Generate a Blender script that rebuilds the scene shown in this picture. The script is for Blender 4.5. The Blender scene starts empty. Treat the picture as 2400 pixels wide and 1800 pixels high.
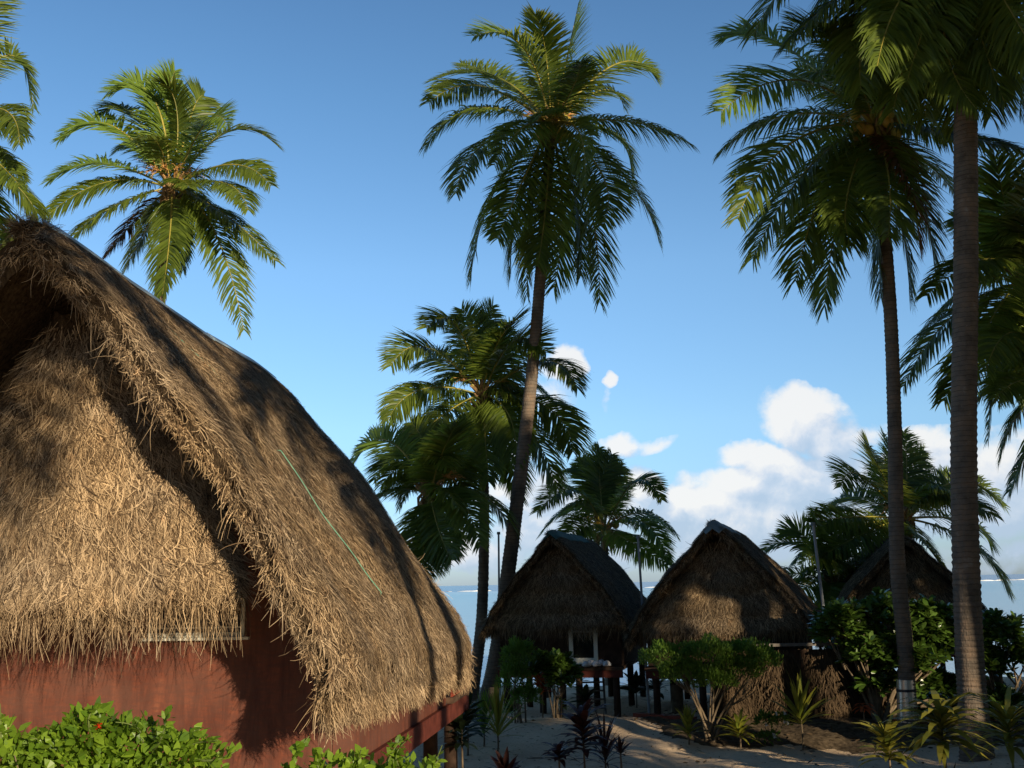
import bpy, math, random
import numpy as np
from mathutils import Matrix, Vector
C = bpy.context.scene
PI = math.pi
R = math.radians
rng = np.random.default_rng(11)
random.seed(5)

# ------------------------------------------------------------------ camera
CAM_H = 3.6; FPX = 1018.0; TH = R(11.14); RO = R(1.19)
Fw = np.array([0, math.cos(TH), math.sin(TH)]); R0 = np.array([1, 0, 0.]); U0 = np.array([0, -math.sin(TH), math.cos(TH)])
CR = math.cos(RO)*R0 - math.sin(RO)*U0
CU = math.sin(RO)*R0 + math.cos(RO)*U0
cd = bpy.data.cameras.new('camera'); cam = bpy.data.objects.new('camera', cd); C.collection.objects.link(cam)
cd.sensor_width = 36; cd.lens = 36*FPX/1024; cd.clip_start = 0.1; cd.clip_end = 60000
M = Matrix(((CR[0], CU[0], -Fw[0], 0), (CR[1], CU[1], -Fw[1], 0), (CR[2], CU[2], -Fw[2], CAM_H), (0, 0, 0, 1)))
cam.matrix_world = M
C.camera = cam
def P(u, v, D):
    """photo point (2212 x 1659 scale) at forward distance D -> world point"""
    a = (u-1106)*1024/2212; b = (829.5-v)*1024/2212
    d = Fw*FPX + CR*a + CU*b
    return np.array([0, 0, CAM_H]) + d*D/d[1]
def gx(u, v, D): return P(u, v, D)[0]

# ------------------------------------------------------------------ light
SUN_EL = R(12.5); SUN_AZ = R(180-33)          # azimuth clockwise from +Y (view direction)
sd = np.array([math.sin(SUN_AZ)*math.cos(SUN_EL), math.cos(SUN_AZ)*math.cos(SUN_EL), math.sin(SUN_EL)])
sl = bpy.data.lights.new('sun', 'SUN'); so = bpy.data.objects.new('sun', sl); C.collection.objects.link(so)
sl.energy = 5.0; sl.angle = R(0.5); sl.color = (1.0, 0.83, 0.60)
so.rotation_euler = Vector(sd).to_track_quat('Z', 'Y').to_euler()
so.location = (0, 0, 40)
C.view_settings.view_transform = 'Standard'; C.view_settings.look = 'None'
C.view_settings.exposure = 0.22; C.view_settings.gamma = 1.0

# ------------------------------------------------------------------ node helpers
class NT:
    def __init__(s, nt): s.nt = nt; s.n = nt.nodes; s.l = nt.links
    def new(s, t, **kw):
        o = s.n.new(t)
        for k, v in kw.items(): setattr(o, k, v)
        return o
    def put(s, sock, v):
        if v is None: return
        if hasattr(v, 'links'): s.l.new(v, sock)
        else: sock.default_value = v
    def m(s, op, a, b=None, c=None, clamp=False):
        o = s.new('ShaderNodeMath', operation=op); o.use_clamp = clamp
        for i, v in enumerate((a, b, c)):
            if v is not None: s.put(o.inputs[i], v)
        return o.outputs[0]
    def vm(s, op, a, b=None, sc=None):
        o = s.new('ShaderNodeVectorMath', operation=op)
        s.put(o.inputs[0], a)
        if b is not None: s.put(o.inputs[1], b)
        if sc is not None: s.put(o.inputs['Scale'], sc)
        return o.outputs[0]
    def noise(s, vec, scale, detail=3, rough=.55, dist=0., out=0):
        o = s.new('ShaderNodeTexNoise'); s.put(o.inputs['Vector'], vec)
        o.inputs['Scale'].default_value = scale; o.inputs['Detail'].default_value = detail
        o.inputs['Roughness'].default_value = rough; o.inputs['Distortion'].default_value = dist
        return o.outputs[out]
    def ramp(s, f, stops, interp='LINEAR'):
        o = s.new('ShaderNodeValToRGB'); s.put(o.inputs[0], f); cr = o.color_ramp; cr.interpolation = interp
        while len(cr.elements) < len(stops): cr.elements.new(.5)
        for e, (p, c) in zip(cr.elements, stops):
            e.position = p; e.color = tuple(c)+(1,) if len(c) == 3 else c
        return o.outputs[0]
    def mix(s, f, a, b, blend='MIX'):
        o = s.new('ShaderNodeMix', data_type='RGBA', blend_type=blend)
        s.put(o.inputs[0], f)
        for i, v in ((6, a), (7, b)):
            if not hasattr(v, 'links') and len(v) == 3: v = tuple(v)+(1,)
            s.put(o.inputs[i], v)
        return o.outputs[2]
    def mapr(s, v, a, b, c=0., d=1., smooth=True):
        o = s.new('ShaderNodeMapRange'); o.interpolation_type = 'SMOOTHSTEP' if smooth else 'LINEAR'
        s.put(o.inputs[0], v)
        for i, x in zip((1, 2, 3, 4), (a, b, c, d)): o.inputs[i].default_value = x
        return o.outputs[0]
    def obj(s): return s.new('ShaderNodeTexCoord').outputs['Object']
    def bump(s, h, st, dist=.02):
        o = s.new('ShaderNodeBump'); o.inputs['Strength'].default_value = st; o.inputs['Distance'].default_value = dist
        s.put(o.inputs['Height'], h); return o.outputs[0]

MATS = {}
def mat(name, build, rough=.8, spec=.3, metal=0.):
    m = bpy.data.materials.new(name); m.use_nodes = True; t = NT(m.node_tree)
    b = m.node_tree.nodes['Principled BSDF']
    b.inputs['Roughness'].default_value = rough; b.inputs['Specular IOR Level'].default_value = spec; b.inputs['Metallic'].default_value = metal
    build(t, b); MATS[name] = m; return m
def flat(name, c, rough=.7, spec=.3, metal=0., var=.25, scale=6., bump=.15):
    def f(t, b):
        o = t.obj(); n = t.noise(o, scale, 4)
        c2 = tuple(max(0, x*(1-var)) for x in c); c3 = tuple(min(1, x*(1+var)) for x in c)
        t.put(b.inputs['Base Color'], t.ramp(n, [(.3, c2), (.7, c3)]))
        if bump: t.put(b.inputs['Normal'], t.bump(t.noise(o, scale*6, 3), bump, .01))
    return mat(name, f, rough, spec, metal)

# ------------------------------------------------------------------ world: sky with clouds
w = bpy.data.worlds.new('World'); C.world = w; w.use_nodes = True
t = NT(w.node_tree); bg = w.node_tree.nodes['Background']
sky = t.new('ShaderNodeTexSky', sky_type='NISHITA'); sky.sun_disc = False
sky.sun_elevation = SUN_EL; sky.sun_rotation = SUN_AZ
sky.air_density = 1.0; sky.dust_density = .3; sky.ozone_density = 3.0; sky.altitude = 0
dirv = t.new('ShaderNodeTexCoord').outputs['Generated']
SKY_STR = .128
# Nishita leans a little green-white far from the sun; the grade keeps it the sky of the photograph
elz = t.new('ShaderNodeSeparateXYZ'); t.put(elz.inputs[0], dirv)
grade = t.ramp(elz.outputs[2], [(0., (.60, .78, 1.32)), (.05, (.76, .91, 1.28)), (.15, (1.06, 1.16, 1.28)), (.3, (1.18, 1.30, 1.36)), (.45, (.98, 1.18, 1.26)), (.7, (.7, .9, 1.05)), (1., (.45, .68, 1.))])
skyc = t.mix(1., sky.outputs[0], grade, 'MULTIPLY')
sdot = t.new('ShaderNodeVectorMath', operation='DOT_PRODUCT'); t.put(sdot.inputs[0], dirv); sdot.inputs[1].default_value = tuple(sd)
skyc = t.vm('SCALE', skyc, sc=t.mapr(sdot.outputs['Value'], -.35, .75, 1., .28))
# clouds: soft blobs given by direction (azimuth / elevation), broken up with noise
def direl(u, v):
    d = P(u, v, 1.) - np.array([0, 0, CAM_H]); d /= np.linalg.norm(d)
    return math.atan2(d[0], d[1]), math.asin(d[2])
PXR = 1024/2212/FPX
blobs = [  # u, v, half width, half height, strength
    (1730, 905, 75, 68, 1.), (1790, 935, 60, 60, .9), (1665, 1008, 75, 40, .85), (1840, 925, 70, 26, .62), (1590, 990, 60, 26, .6),
    (1600, 1050, 110, 42, .9), (1720, 1060, 120, 60, .9), (1500, 1095, 110, 42, 1.), (1390, 1050, 42, 48, .95), (1290, 1110, 140, 70, .8),
    (1620, 1140, 220, 62, 1.), (1180, 1150, 150, 60, .7), (1222, 778, 46, 32, .95), (1200, 850, 46, 60, .5), (1322, 800, 15, 17, .60), (1318, 850, 10, 40, .25), (1340, 955, 50, 26, .7), (1400, 950, 70, 18, .45),
    (1800, 1040, 70, 70, .85), (2010, 960, 60, 50, .75), (1990, 1020, 110, 62, .9), (2130, 1010, 90, 60, .9), (2100, 1090, 190, 70, .8),
    (2185, 960, 60, 50, .55), (2300, 1050, 160, 90, .8), (1900, 1120, 150, 70, .8), (1350, 1190, 260, 34, .62), (1050, 1190, 130, 40, .6),
    (2500, 1120, 200, 60, .8), (700, 1190, 220, 50, .6), (2750, 1000, 160, 110, .8), (100, 1150, 220, 60, .6), (2170, 1195, 120, 20, .5), (1500, 1225, 420, 22, .42), (2000, 1225, 400, 22, .42), (1080, 1080, 60, 50, .6), (1180, 1060, 70, 60, .7), (1130, 970, 40, 60, .5)]
g = bpy.data.node_groups.new('cloud_density', 'ShaderNodeTree')
g.interface.new_socket('Vector', in_out='INPUT', socket_type='NodeSocketVector')
g.interface.new_socket('Density', in_out='OUTPUT', socket_type='NodeSocketFloat')
G = NT(g); gi = G.new('NodeGroupInput'); go = G.new('NodeGroupOutput')
wv = G.new('ShaderNodeTexNoise'); G.put(wv.inputs['Vector'], gi.outputs[0]); wv.inputs['Scale'].default_value = 14; wv.inputs['Detail'].default_value = 5
warp = G.vm('ADD', gi.outputs[0], G.vm('SCALE', G.vm('SUBTRACT', wv.outputs[1], (.5, .5, .5)), sc=.055))
sx = G.new('ShaderNodeSeparateXYZ'); G.put(sx.inputs[0], warp)
az, el = sx.outputs[0], sx.outputs[1]
nv = G.vm('SCALE', gi.outputs[0], sc=1.0)
n1 = G.m('SUBTRACT', G.noise(nv, 16, 7, .62, .3), .5)
n2 = G.m('SUBTRACT', G.noise(nv, 55, 5, .6, .2), .5)
acc = None
for (u, v, hw_, hh_, s_) in blobs:
    a0, e0 = direl(u, v)
    dx = G.m('DIVIDE', G.m('SUBTRACT', az, a0), hw_*PXR*1.35); dy = G.m('DIVIDE', G.m('SUBTRACT', el, e0), hh_*PXR*1.35)
    r2 = G.m('ADD', G.m('MULTIPLY', dx, dx), G.m('MULTIPLY', dy, dy))
    b_ = G.m('MULTIPLY', G.m('SUBTRACT', 1., r2, clamp=True), s_)
    acc = b_ if acc is None else G.m('SMOOTH_MAX', acc, b_, .12)
dens = G.m('ADD', G.m('MULTIPLY', G.m('ADD', acc, G.m('MULTIPLY', n1, 1.3)), 1.), G.m('MULTIPLY', n2, .26))
dens = G.m('MULTIPLY', dens, G.mapr(acc, .05, .22))
G.put(go.inputs[0], dens)
azn = t.m('ARCTAN2', elz.outputs[0], elz.outputs[1]); eln = t.m('ARCSINE', elz.outputs[2])
cv = t.new('ShaderNodeCombineXYZ'); t.put(cv.inputs[0], azn); t.put(cv.inputs[1], eln)
def dnode(vec):
    o = t.new('ShaderNodeGroup'); o.node_tree = g; t.put(o.inputs[0], vec); return o.outputs[0]
d0 = dnode(cv.outputs[0])
d1 = dnode(t.vm('ADD', cv.outputs[0], (-.010, .016, 0)))
d2 = dnode(t.vm('ADD', cv.outputs[0], (-.022, .034, 0)))
cmask = t.mapr(d0, .15, .62)
shade = t.m('ADD', t.m('MULTIPLY', t.m('SUBTRACT', d0, d1), 1.1), t.m('MULTIPLY', t.m('SUBTRACT', d0, d2), .55))
lit = t.m('ADD', t.m('ADD', shade, .38), t.m('MULTIPLY', t.mapr(elz.outputs[2], .02, .22, -.25, .35), 1.), clamp=True)
cc = t.ramp(lit, [(0., (.46, .58, .74)), (.35, (.58, .67, .80)), (.62, (.76, .79, .85)), (1., (.96, .93, .89))])
cc = t.vm('SCALE', cc, sc=.88/SKY_STR)
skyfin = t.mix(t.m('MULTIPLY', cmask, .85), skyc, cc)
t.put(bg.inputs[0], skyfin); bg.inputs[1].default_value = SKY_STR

# ------------------------------------------------------------------ geometry helpers
def nz(v): return v/np.maximum(np.linalg.norm(v, axis=-1, keepdims=True), 1e-9)
class Geo:
    def __init__(s): s.v = []; s.f = []; s.n = 0; s.mi = []; s.sm = []
    def add(s, v, f, mi=0, smooth=False):
        v = np.asarray(v, float).reshape(-1, 3); f = np.asarray(f, int)
        s.v.append(v); s.f.append(f+s.n); s.n += len(v); s.mi.append(np.full(len(f), mi)); s.sm.append(np.full(len(f), smooth)); return s
    def mesh(s, name, mats):
        me = bpy.data.meshes.new(name)
        V = np.concatenate(s.v); me.vertices.add(len(V)); me.vertices.foreach_set('co', V.ravel())
        loops = np.concatenate([f.ravel() for f in s.f]); tot = np.concatenate([np.full(len(f), f.shape[1]) for f in s.f])
        st = np.concatenate([[0], np.cumsum(tot)[:-1]])
        me.loops.add(len(loops)); me.loops.foreach_set('vertex_index', loops)
        me.polygons.add(len(tot)); me.polygons.foreach_set('loop_start', st); me.polygons.foreach_set('loop_total', tot)
        me.polygons.foreach_set('material_index', np.concatenate(s.mi)); me.polygons.foreach_set('use_smooth', np.concatenate(s.sm))
        for m in (mats if isinstance(mats, (list, tuple)) else [mats]): me.materials.append(MATS[m] if isinstance(m, str) else m)
        me.update(calc_edges=True); me.validate(); return me
    def obj(s, name, mats, parent=None, label=None):
        o = bpy.data.objects.new(name, s.mesh(name, mats)); C.collection.objects.link(o)
        if parent is not None: o.parent = parent
        if label: o['label'] = label
        return o
def tag(o, label=None, cat=None, group=None, kind=None):
    if label: o['label'] = label
    if cat: o['category'] = cat
    if group: o['group'] = group
    if kind: o['kind'] = kind
    return o
def empty(name, loc, rz=0.):
    o = bpy.data.objects.new(name, None); C.collection.objects.link(o); o.location = tuple(loc); o.rotation_euler = (0, 0, rz)
    o.empty_display_size = .3; return o
def ribbons(g, Pt, Wd, S, mi=0, smooth=False):
    """Pt (n,k,3) centre lines, Wd (n,k) half widths, S (n,k,3) side vectors"""
    n, k, _ = Pt.shape
    V = np.stack([Pt - S*Wd[..., None], Pt + S*Wd[..., None]], axis=2).reshape(-1, 3)
    b = (np.arange(n)*k*2)[:, None] + (np.arange(k-1)*2)[None, :]
    b = b.ravel(); g.add(V, np.stack([b, b+1, b+3, b+2], 1), mi, smooth)
def tube(g, pts, rad, sides=8, mi=0, cap=True, smooth=True):
    pts = np.asarray(pts, float); k = len(pts); rad = np.broadcast_to(rad, (k,))
    T = nz(np.gradient(pts, axis=0)); ref = np.array([0, 0, 1.]) if abs(T[:, 2]).mean() < .8 else np.array([1., 0, 0])
    A = nz(np.cross(T, ref)); B = np.cross(T, A)
    an = np.arange(sides)*2*PI/sides
    V = pts[:, None] + rad[:, None, None]*(np.cos(an)[None, :, None]*A[:, None] + np.sin(an)[None, :, None]*B[:, None])
    f = []
    for i in range(sides):
        j = (i+1) % sides; a = np.arange(k-1)*sides
        f.append(np.stack([a+i, a+j, a+sides+j, a+sides+i], 1))
    g.add(V.reshape(-1, 3), np.concatenate(f), mi, smooth)
    if cap:
        for e, c in ((0, pts[0]), (k-1, pts[-1])):
            vv = np.vstack([V[e], c]); ff = [[i, (i+1) % sides, sides] for i in range(sides)]
            g.add(vv, ff, mi, False)
    return g
def box(g, c, s, mi=0, rz=0., rx=0., bev=0.):
    c = np.array(c, float); h = np.array(s, float)/2
    V = np.array([[x, y, z] for x in (-1, 1) for y in (-1, 1) for z in (-1, 1)])*h
    F = [[0, 1, 3, 2], [4, 6, 7, 5], [0, 4, 5, 1], [2, 3, 7, 6], [0, 2, 6, 4], [1, 5, 7, 3]]
    if rx: V = V @ np.array([[1, 0, 0], [0, math.cos(rx), math.sin(rx)], [0, -math.sin(rx), math.cos(rx)]])
    if rz: V = V @ np.array([[math.cos(rz), math.sin(rz), 0], [-math.sin(rz), math.cos(rz), 0], [0, 0, 1]])
    g.add(V + c, F, mi); return g
def bez(a, m, b, n):
    a, m, b = map(np.asarray, (a, m, b)); c = 2*m - (a+b)/2
    s = np.linspace(0, 1, n)[:, None]; return (1-s)**2*a + 2*s*(1-s)*c + s*s*b
def catmull(pts, n):
    pts = np.asarray(pts, float); k = len(pts); p = np.vstack([2*pts[0]-pts[1], pts, 2*pts[-1]-pts[-2]])
    out = []
    for u in np.linspace(0, k-1, n):
        i = min(int(u), k-2); f = u-i; a, b, c, d = p[i:i+4]
        out.append(.5*((2*b)+(-a+c)*f+(2*a-5*b+4*c-d)*f*f+(-a+3*b-3*c+d)*f**3))
    return np.array(out)
def orth(v):
    r = np.where(np.abs(v[..., 2:3]) > .9, np.array([1., 0, 0]), np.array([0, 0, 1.])); return nz(np.cross(v, r))

def leaves(g_, pos, d, ln, wd, up=None, k=4, bend=.5, mi=0, r=None, shape=(.25, 1., .8, .05), roll=.5):
    n = len(pos); d = nz(d); pts = [pos]
    for j in range(k-1): pts.append(pts[-1]+nz(d-np.array([0, 0, 1.])*(bend*(j)/(k-1)))*(ln/(k-1))[:, None])
    Pt = np.stack(pts, 1); T = nz(np.gradient(Pt, axis=1)); upv = nz(np.array([0, 0, 1.])+r.normal(0, roll, (n, 3)))
    S = nz(np.cross(T, upv[:, None])); ribbons(g_, Pt, wd[:, None]*np.array(shape)[None], S, mi)
# ------------------------------------------------------------------ materials
def leafmat(name, dark, light, trans, rough=.42, spec=.35, tf=.32, dry=None):
    m = bpy.data.materials.new(name); m.use_nodes = True; t = NT(m.node_tree); b = m.node_tree.nodes['Principled BSDF']
    out = m.node_tree.nodes['Material Output']
    ri = t.new('ShaderNodeNewGeometry').outputs['Random Per Island']
    n = t.noise(t.obj(), 1.7, 2)
    f = t.m('ADD', t.m('MULTIPLY', ri, .6), t.m('MULTIPLY', t.m('SUBTRACT', n, .3), .9), clamp=True)
    st = [(0., dark), (.85, light)] + ([(1., dry)] if dry else [])
    t.put(b.inputs['Base Color'], t.ramp(f, st)); b.inputs['Roughness'].default_value = rough; b.inputs['Specular IOR Level'].default_value = spec
    tr = t.new('ShaderNodeBsdfTranslucent'); tr.inputs[0].default_value = tuple(trans)+(1,)
    ms = t.new('ShaderNodeMixShader'); ms.inputs[0].default_value = tf
    t.l.new(b.outputs[0], ms.inputs[1]); t.l.new(tr.outputs[0], ms.inputs[2]); t.l.new(ms.outputs[0], out.inputs[0])
    MATS[name] = m; return m
leafmat('palm_leaf', (.026, .052, .009), (.16, .215, .030), (.40, .45, .05))
leafmat('palm_leaf_young', (.08, .14, .02), (.21, .31, .05), (.50, .60, .08))
leafmat('palm_leaf_brown', (.07, .045, .015), (.26, .115, .03), (.30, .13, .03), .7, .15)
leafmat('palm_leaf_dry', (.030, .021, .013), (.13, .088, .05), (.09, .06, .03), .8, .1, .15)
leafmat('bush_leaf', (.05, .12, .010), (.22, .34, .03), (.42, .55, .05), .4, .35, .3)
leafmat('shrub_leaf', (.045, .10, .014), (.13, .225, .03), (.22, .34, .04), .5, .25, .3)
leafmat('glossy_leaf', (.04, .09, .015), (.11, .19, .03), (.18, .27, .04), .28, .5, .22, (.24, .22, .04))
leafmat('dark_leaf', (.012, .022, .010), (.03, .05, .02), (.05, .08, .02), .5, .25, .15)
leafmat('yellow_leaf', (.12, .17, .02), (.30, .28, .035), (.40, .36, .05), .45, .3, .3, (.42, .26, .03))
leafmat('olive_leaf', (.08, .11, .016), (.32, .28, .04), (.35, .30, .04), .5, .25, .25, (.30, .16, .03))
leafmat('ti_leaf', (.040, .015, .012), (.075, .028, .022), (.10, .03, .02), .4, .35, .18)
leafmat('red_leaf', (.30, .05, .015), (.55, .13, .03), (.6, .12, .02), .5, .3, .25)
leafmat('petal_red', (.55, .03, .01), (.8, .07, .02), (.8, .06, .02), .5, .2, .3)
leafmat('petal_white', (.75, .75, .7), (.85, .85, .8), (.7, .7, .65), .5, .2, .3)
def f_rach(t, b):
    t.put(b.inputs['Base Color'], t.ramp(t.noise(t.obj(), 3, 2), [(.3, (.20, .20, .04)), (.7, (.42, .34, .07))]))
mat('rachis', f_rach, .4, .4)
def f_trunk(t, b):
    o = t.obj(); s = t.new('ShaderNodeSeparateXYZ'); t.put(s.inputs[0], o)
    wob = t.m('MULTIPLY', t.noise(t.vm('MULTIPLY', o, (1, 1, .5)), 5, 3), .08)
    zz = t.m('MULTIPLY', t.m('ADD', s.outputs[2], wob), 9.)
    fr = t.m('FRACT', zz)
    ring = t.mapr(t.m('ABSOLUTE', t.m('SUBTRACT', fr, .5)), .38, .5)
    col = t.ramp(t.noise(o, 2.2, 5, .65), [(.25, (.085, .070, .055)), (.48, (.175, .142, .11)), (.60, (.23, .165, .115)), (.78, (.31, .29, .25))])
    col = t.mix(t.m('MULTIPLY', ring, .6), col, (.05, .038, .03))
    lich = t.mapr(t.noise(o, 9, 4, .7), .62, .72)
    col = t.mix(t.m('MULTIPLY', lich, .35), col, (.34, .32, .27))
    t.put(b.inputs['Base Color'], col)
    h = t.m('ADD', t.m('MULTIPLY', fr, .6), t.noise(t.vm('MULTIPLY', o, (1, 1, .3)), 28, 4))
    t.put(b.inputs['Normal'], t.bump(h, .7, .03))
mat('palm_bark', f_trunk, .9, .1)
def f_coco(t, b):
    ri = t.new('ShaderNodeObjectInfo').outputs['Random']
    t.put(b.inputs['Base Color'], t.ramp(ri, [(0., (.50, .30, .04)), (.5, (.55, .38, .06)), (1., (.34, .33, .06))]))
mat('coconut', f_coco, .4, .4)
flat('fibre', (.30, .19, .09), .9, .1, var=.45, scale=14, bump=.8)
flat('flower_stalk', (.62, .34, .12), .7, .2, var=.3, scale=14)
flat('stem', (.17, .13, .085), .9, .1, var=.35, scale=9, bump=.5)
flat('green_stem', (.13, .17, .05), .6, .2, var=.3)
def thatchmat(name, k=1.):
    def f(t, b):
        ri = t.new('ShaderNodeNewGeometry').outputs['Random Per Island']
        n = t.noise(t.obj(), .9, 4)
        n3 = t.noise(t.obj(), 5, 3)
        a = t.ramp(ri, [(0., (.055*k, .038*k, .025*k)), (.28, (.15*k, .11*k, .072*k)), (.65, (.34*k, .265*k, .175*k)), (1., (.60*k, .48*k, .33*k))])
        c = t.mix(t.mapr(n, .3, .7), t.mix(1., a, (1.12, 1.0, .82), 'MULTIPLY'), t.mix(1., a, (1.0, .96, .92), 'MULTIPLY'))
        c = t.mix(t.mapr(n3, .55, .8, 0, .35), c, t.mix(1., a, (1.2, .80, .5), 'MULTIPLY'))
        t.put(b.inputs['Base Color'], c)
    return mat(name, f, .85, .12)
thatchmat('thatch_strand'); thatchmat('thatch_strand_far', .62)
def f_tb(t, b):
    o = t.obj()
    t.put(b.inputs['Base Color'], t.ramp(t.noise(t.vm('MULTIPLY', o, (1, 1, .35)), 22, 4), [(.3, (.035, .024, .015)), (.7, (.12, .085, .05))]))
    t.put(b.inputs['Normal'], t.bump(t.noise(o, 30, 4), .8, .05))
mat('thatch_base', f_tb, .95, .05)
def f_red(t, b):
    o = t.obj(); s = t.vm('MULTIPLY', o, (1, 1, .16)); s2 = t.vm('MULTIPLY', o, (.25, 1, 1.0))
    n = t.noise(s, 7.5, 7, .72, .5); n2 = t.noise(s2, 26, 4, .6); n4 = t.noise(o, 1.1, 4, .6)
    c = t.ramp(n, [(.28, (.060, .022, .015)), (.45, (.125, .040, .024)), (.6, (.20, .060, .032)), (.78, (.29, .105, .055))])
    c = t.mix(t.mapr(n2, .38, .62, 0, .55), c, (.10, .042, .030))
    c = t.mix(t.mapr(n4, .35, .65, 0, .45), c, (.17, .085, .06))
    t.put(b.inputs['Base Color'], c); t.put(b.inputs['Normal'], t.bump(n2, .25, .01))
mat('red_stained_board', f_red, .6, .25)
flat('red_paint', (.30, .055, .028), .6, .3, var=.35, scale=5)
flat('shaded_red_paint', (.11, .028, .018), .7, .2, var=.4, scale=5)  # red paint darkened so the beams carry the shade under the roof
flat('dark_wood', (.050, .030, .020), .85, .15, var=.4, scale=7)
flat('post_wood', (.085, .052, .034), .85, .15, var=.4, scale=7)
flat('gable_shade', (.035, .028, .022), .9, .1)  # near-black colour holds the shade of the open gable
flat('white_frame', (.80, .78, .66), .45, .4, var=.06)
flat('grey_wood', (.16, .14, .12), .8, .2, var=.3)
flat('metal_cap', (.42, .55, .62), .5, .5, .0, .12, 3)
flat('green_cap', (.07, .14, .125), .85, .15, .0, .2, 3)
flat('old_cap', (.20, .24, .24), .8, .2, .0, .2, 3)
flat('cord_green', (.14, .36, .25), .6, .3, var=.15)
flat('mast_metal', (.40, .42, .43), .7, .3, .0, .1, 4)
flat('sheet_metal', (.72, .70, .64), .28, .5, .75, .12, 3, .05)
flat('strap', (.05, .05, .05), .6)
flat('white_cloth', (.78, .78, .80), .9, .1, var=.06)
def f_glass(t, b):
    b.inputs['Base Color'].default_value = (.02, .022, .02, 1); b.inputs['Roughness'].default_value = .06; b.inputs['Specular IOR Level'].default_value = .8
mat('window_glass', f_glass, .06, .8)

# ------------------------------------------------------------------ setting: ground, bed, beach, sea
def hfun(x, y):
    z = .10*np.sin(x*.35+1.3)*np.sin(y*.28+.4) + .05*np.sin(x*1.1+y*.7) + .03*np.sin(x*2.3-y*1.9+1)
    z = z + .22*np.exp(-((y-25.3-.5*np.sin(x*.3))**2)/3.)*(x > -20)
    sh = np.clip((y-38.5)/9., 0, 1.6); z = z - sh**1.2*1.9
    return z
xs = np.concatenate([np.linspace(-400, -32, 14), np.linspace(-30, 30, 241), np.linspace(32, 400, 14)])
ys = np.concatenate([np.linspace(-400, -12, 12), np.linspace(-10, 62, 289)])
X, Y = np.meshgrid(xs, ys); Z = hfun(X, Y)
fine = (np.abs(X) < 30) & (Y > -10) & (Y < 40)
Z = Z + fine*rng.normal(0, .006, Z.shape)
nx, ny = len(xs), len(ys)
idx = (np.arange(ny-1)[:, None]*nx + np.arange(nx-1)[None]).ravel()
gg = Geo(); gg.add(np.stack([X, Y, Z], -1).reshape(-1, 3), np.stack([idx, idx+1, idx+nx+1, idx+nx], 1), 0, True)
def f_sand(t, b):
    o = t.obj()
    n = t.noise(o, .5, 5); n2 = t.noise(o, 9, 5, .7); n3 = t.noise(o, 60, 2)
    c = t.ramp(n, [(.3, (.62, .46, .30)), (.7, (.78, .60, .41))])
    c = t.mix(t.mapr(n2, .58, .66, 0, .75), c, (.13, .10, .07))
    t.put(b.inputs['Base Color'], c)
    h = t.m('ADD', t.noise(o, 3.2, 4), t.m('MULTIPLY', n3, .25)); t.put(b.inputs['Normal'], t.bump(h, .8, .09))
mat('sand', f_sand, .95, .05)
tag(gg.obj('sand_ground', 'sand'), kind='structure')
# leaf litter bed under the shrubs at right
def bed(name, poly_fn, x0, x1, y0, y1, m):
    bx_ = np.arange(x0, x1, .12); by_ = np.arange(y0, y1, .12); XX, YY = np.meshgrid(bx_, by_)
    e = poly_fn(XX, YY) + .25*np.sin(XX*2.1+YY)+.15*np.sin(XX*5.3-YY*3)
    ZZ = hfun(XX, YY) + np.clip(e*.12, -.12, .10) + rng.normal(0, .012, XX.shape)
    n_ = len(bx_); ii = (np.arange(len(by_)-1)[:, None]*n_ + np.arange(n_-1)[None]).ravel()
    G_ = Geo(); G_.add(np.stack([XX, YY, ZZ], -1).reshape(-1, 3), np.stack([ii, ii+1, ii+n_+1, ii+n_], 1), 0, True)
    return tag(G_.obj(name, m), kind='structure')
flat('litter', (.11, .082, .052), .95, .05, var=.6, scale=10, bump=.9)
bed('planting_bed', lambda x, y: np.minimum(np.minimum(y-23.2+.12*(x-6), x-3.3), 26.6-y+np.clip(x-9, 0, 9)), 2.5, 18, 21.5, 31, 'litter')
hx_ = np.linspace(-420, 520, 160); hy_ = np.linspace(-380, -150, 40); HX, HY = np.meshgrid(hx_, hy_)  # hills added out of view behind the camera to block the low bright sky
HZ = 42*np.exp(-((HY+280)/75)**2)*(.75+.2*np.sin(HX*.012)+.08*np.sin(HX*.045+1)) + rng.normal(0, 1.1, HX.shape)*(np.exp(-((HY+280)/75)**2) > .15) - 3
ii = (np.arange(39)[:, None]*160+np.arange(159)[None]).ravel(); gh = Geo(); gh.add(np.stack([HX, HY, HZ], -1).reshape(-1, 3), np.stack([ii, ii+1, ii+161, ii+160], 1))
flat('added_hill_forest', (.035, .055, .018), .95, .05, var=.5, scale=.3, bump=.3)
tag(gh.obj('added_hills', 'added_hill_forest'), kind='structure')
gl = Geo(); rl = np.random.default_rng(8); n_ = 2600; lx = rl.uniform(-4, 16, n_); ly = rl.uniform(18, 31, n_); kp = rl.random(n_) < np.where((lx > 3) & (ly > 23), 1., .34); lx, ly = lx[kp], ly[kp]; n_ = len(lx)
leaves(gl, np.stack([lx, ly, hfun(lx, ly)+.02+.10*((lx > 3.3) & (ly > 23.2))], 1), nz(np.stack([rl.normal(0, 1, n_), rl.normal(0, 1, n_), rl.uniform(-.05, .25, n_)], 1)), rl.uniform(.05, .16, n_)*np.where(rl.random(n_) < .06, 3, 1), rl.uniform(.008, .022, n_), r=rl, bend=.1, shape=(.3, 1., .8, .05))
tag(gl.obj('leaf_litter', 'palm_leaf_dry'), kind='stuff', label='dry brown leaf litter scattered over the sand and planting bed', cat='leaf litter')
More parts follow.
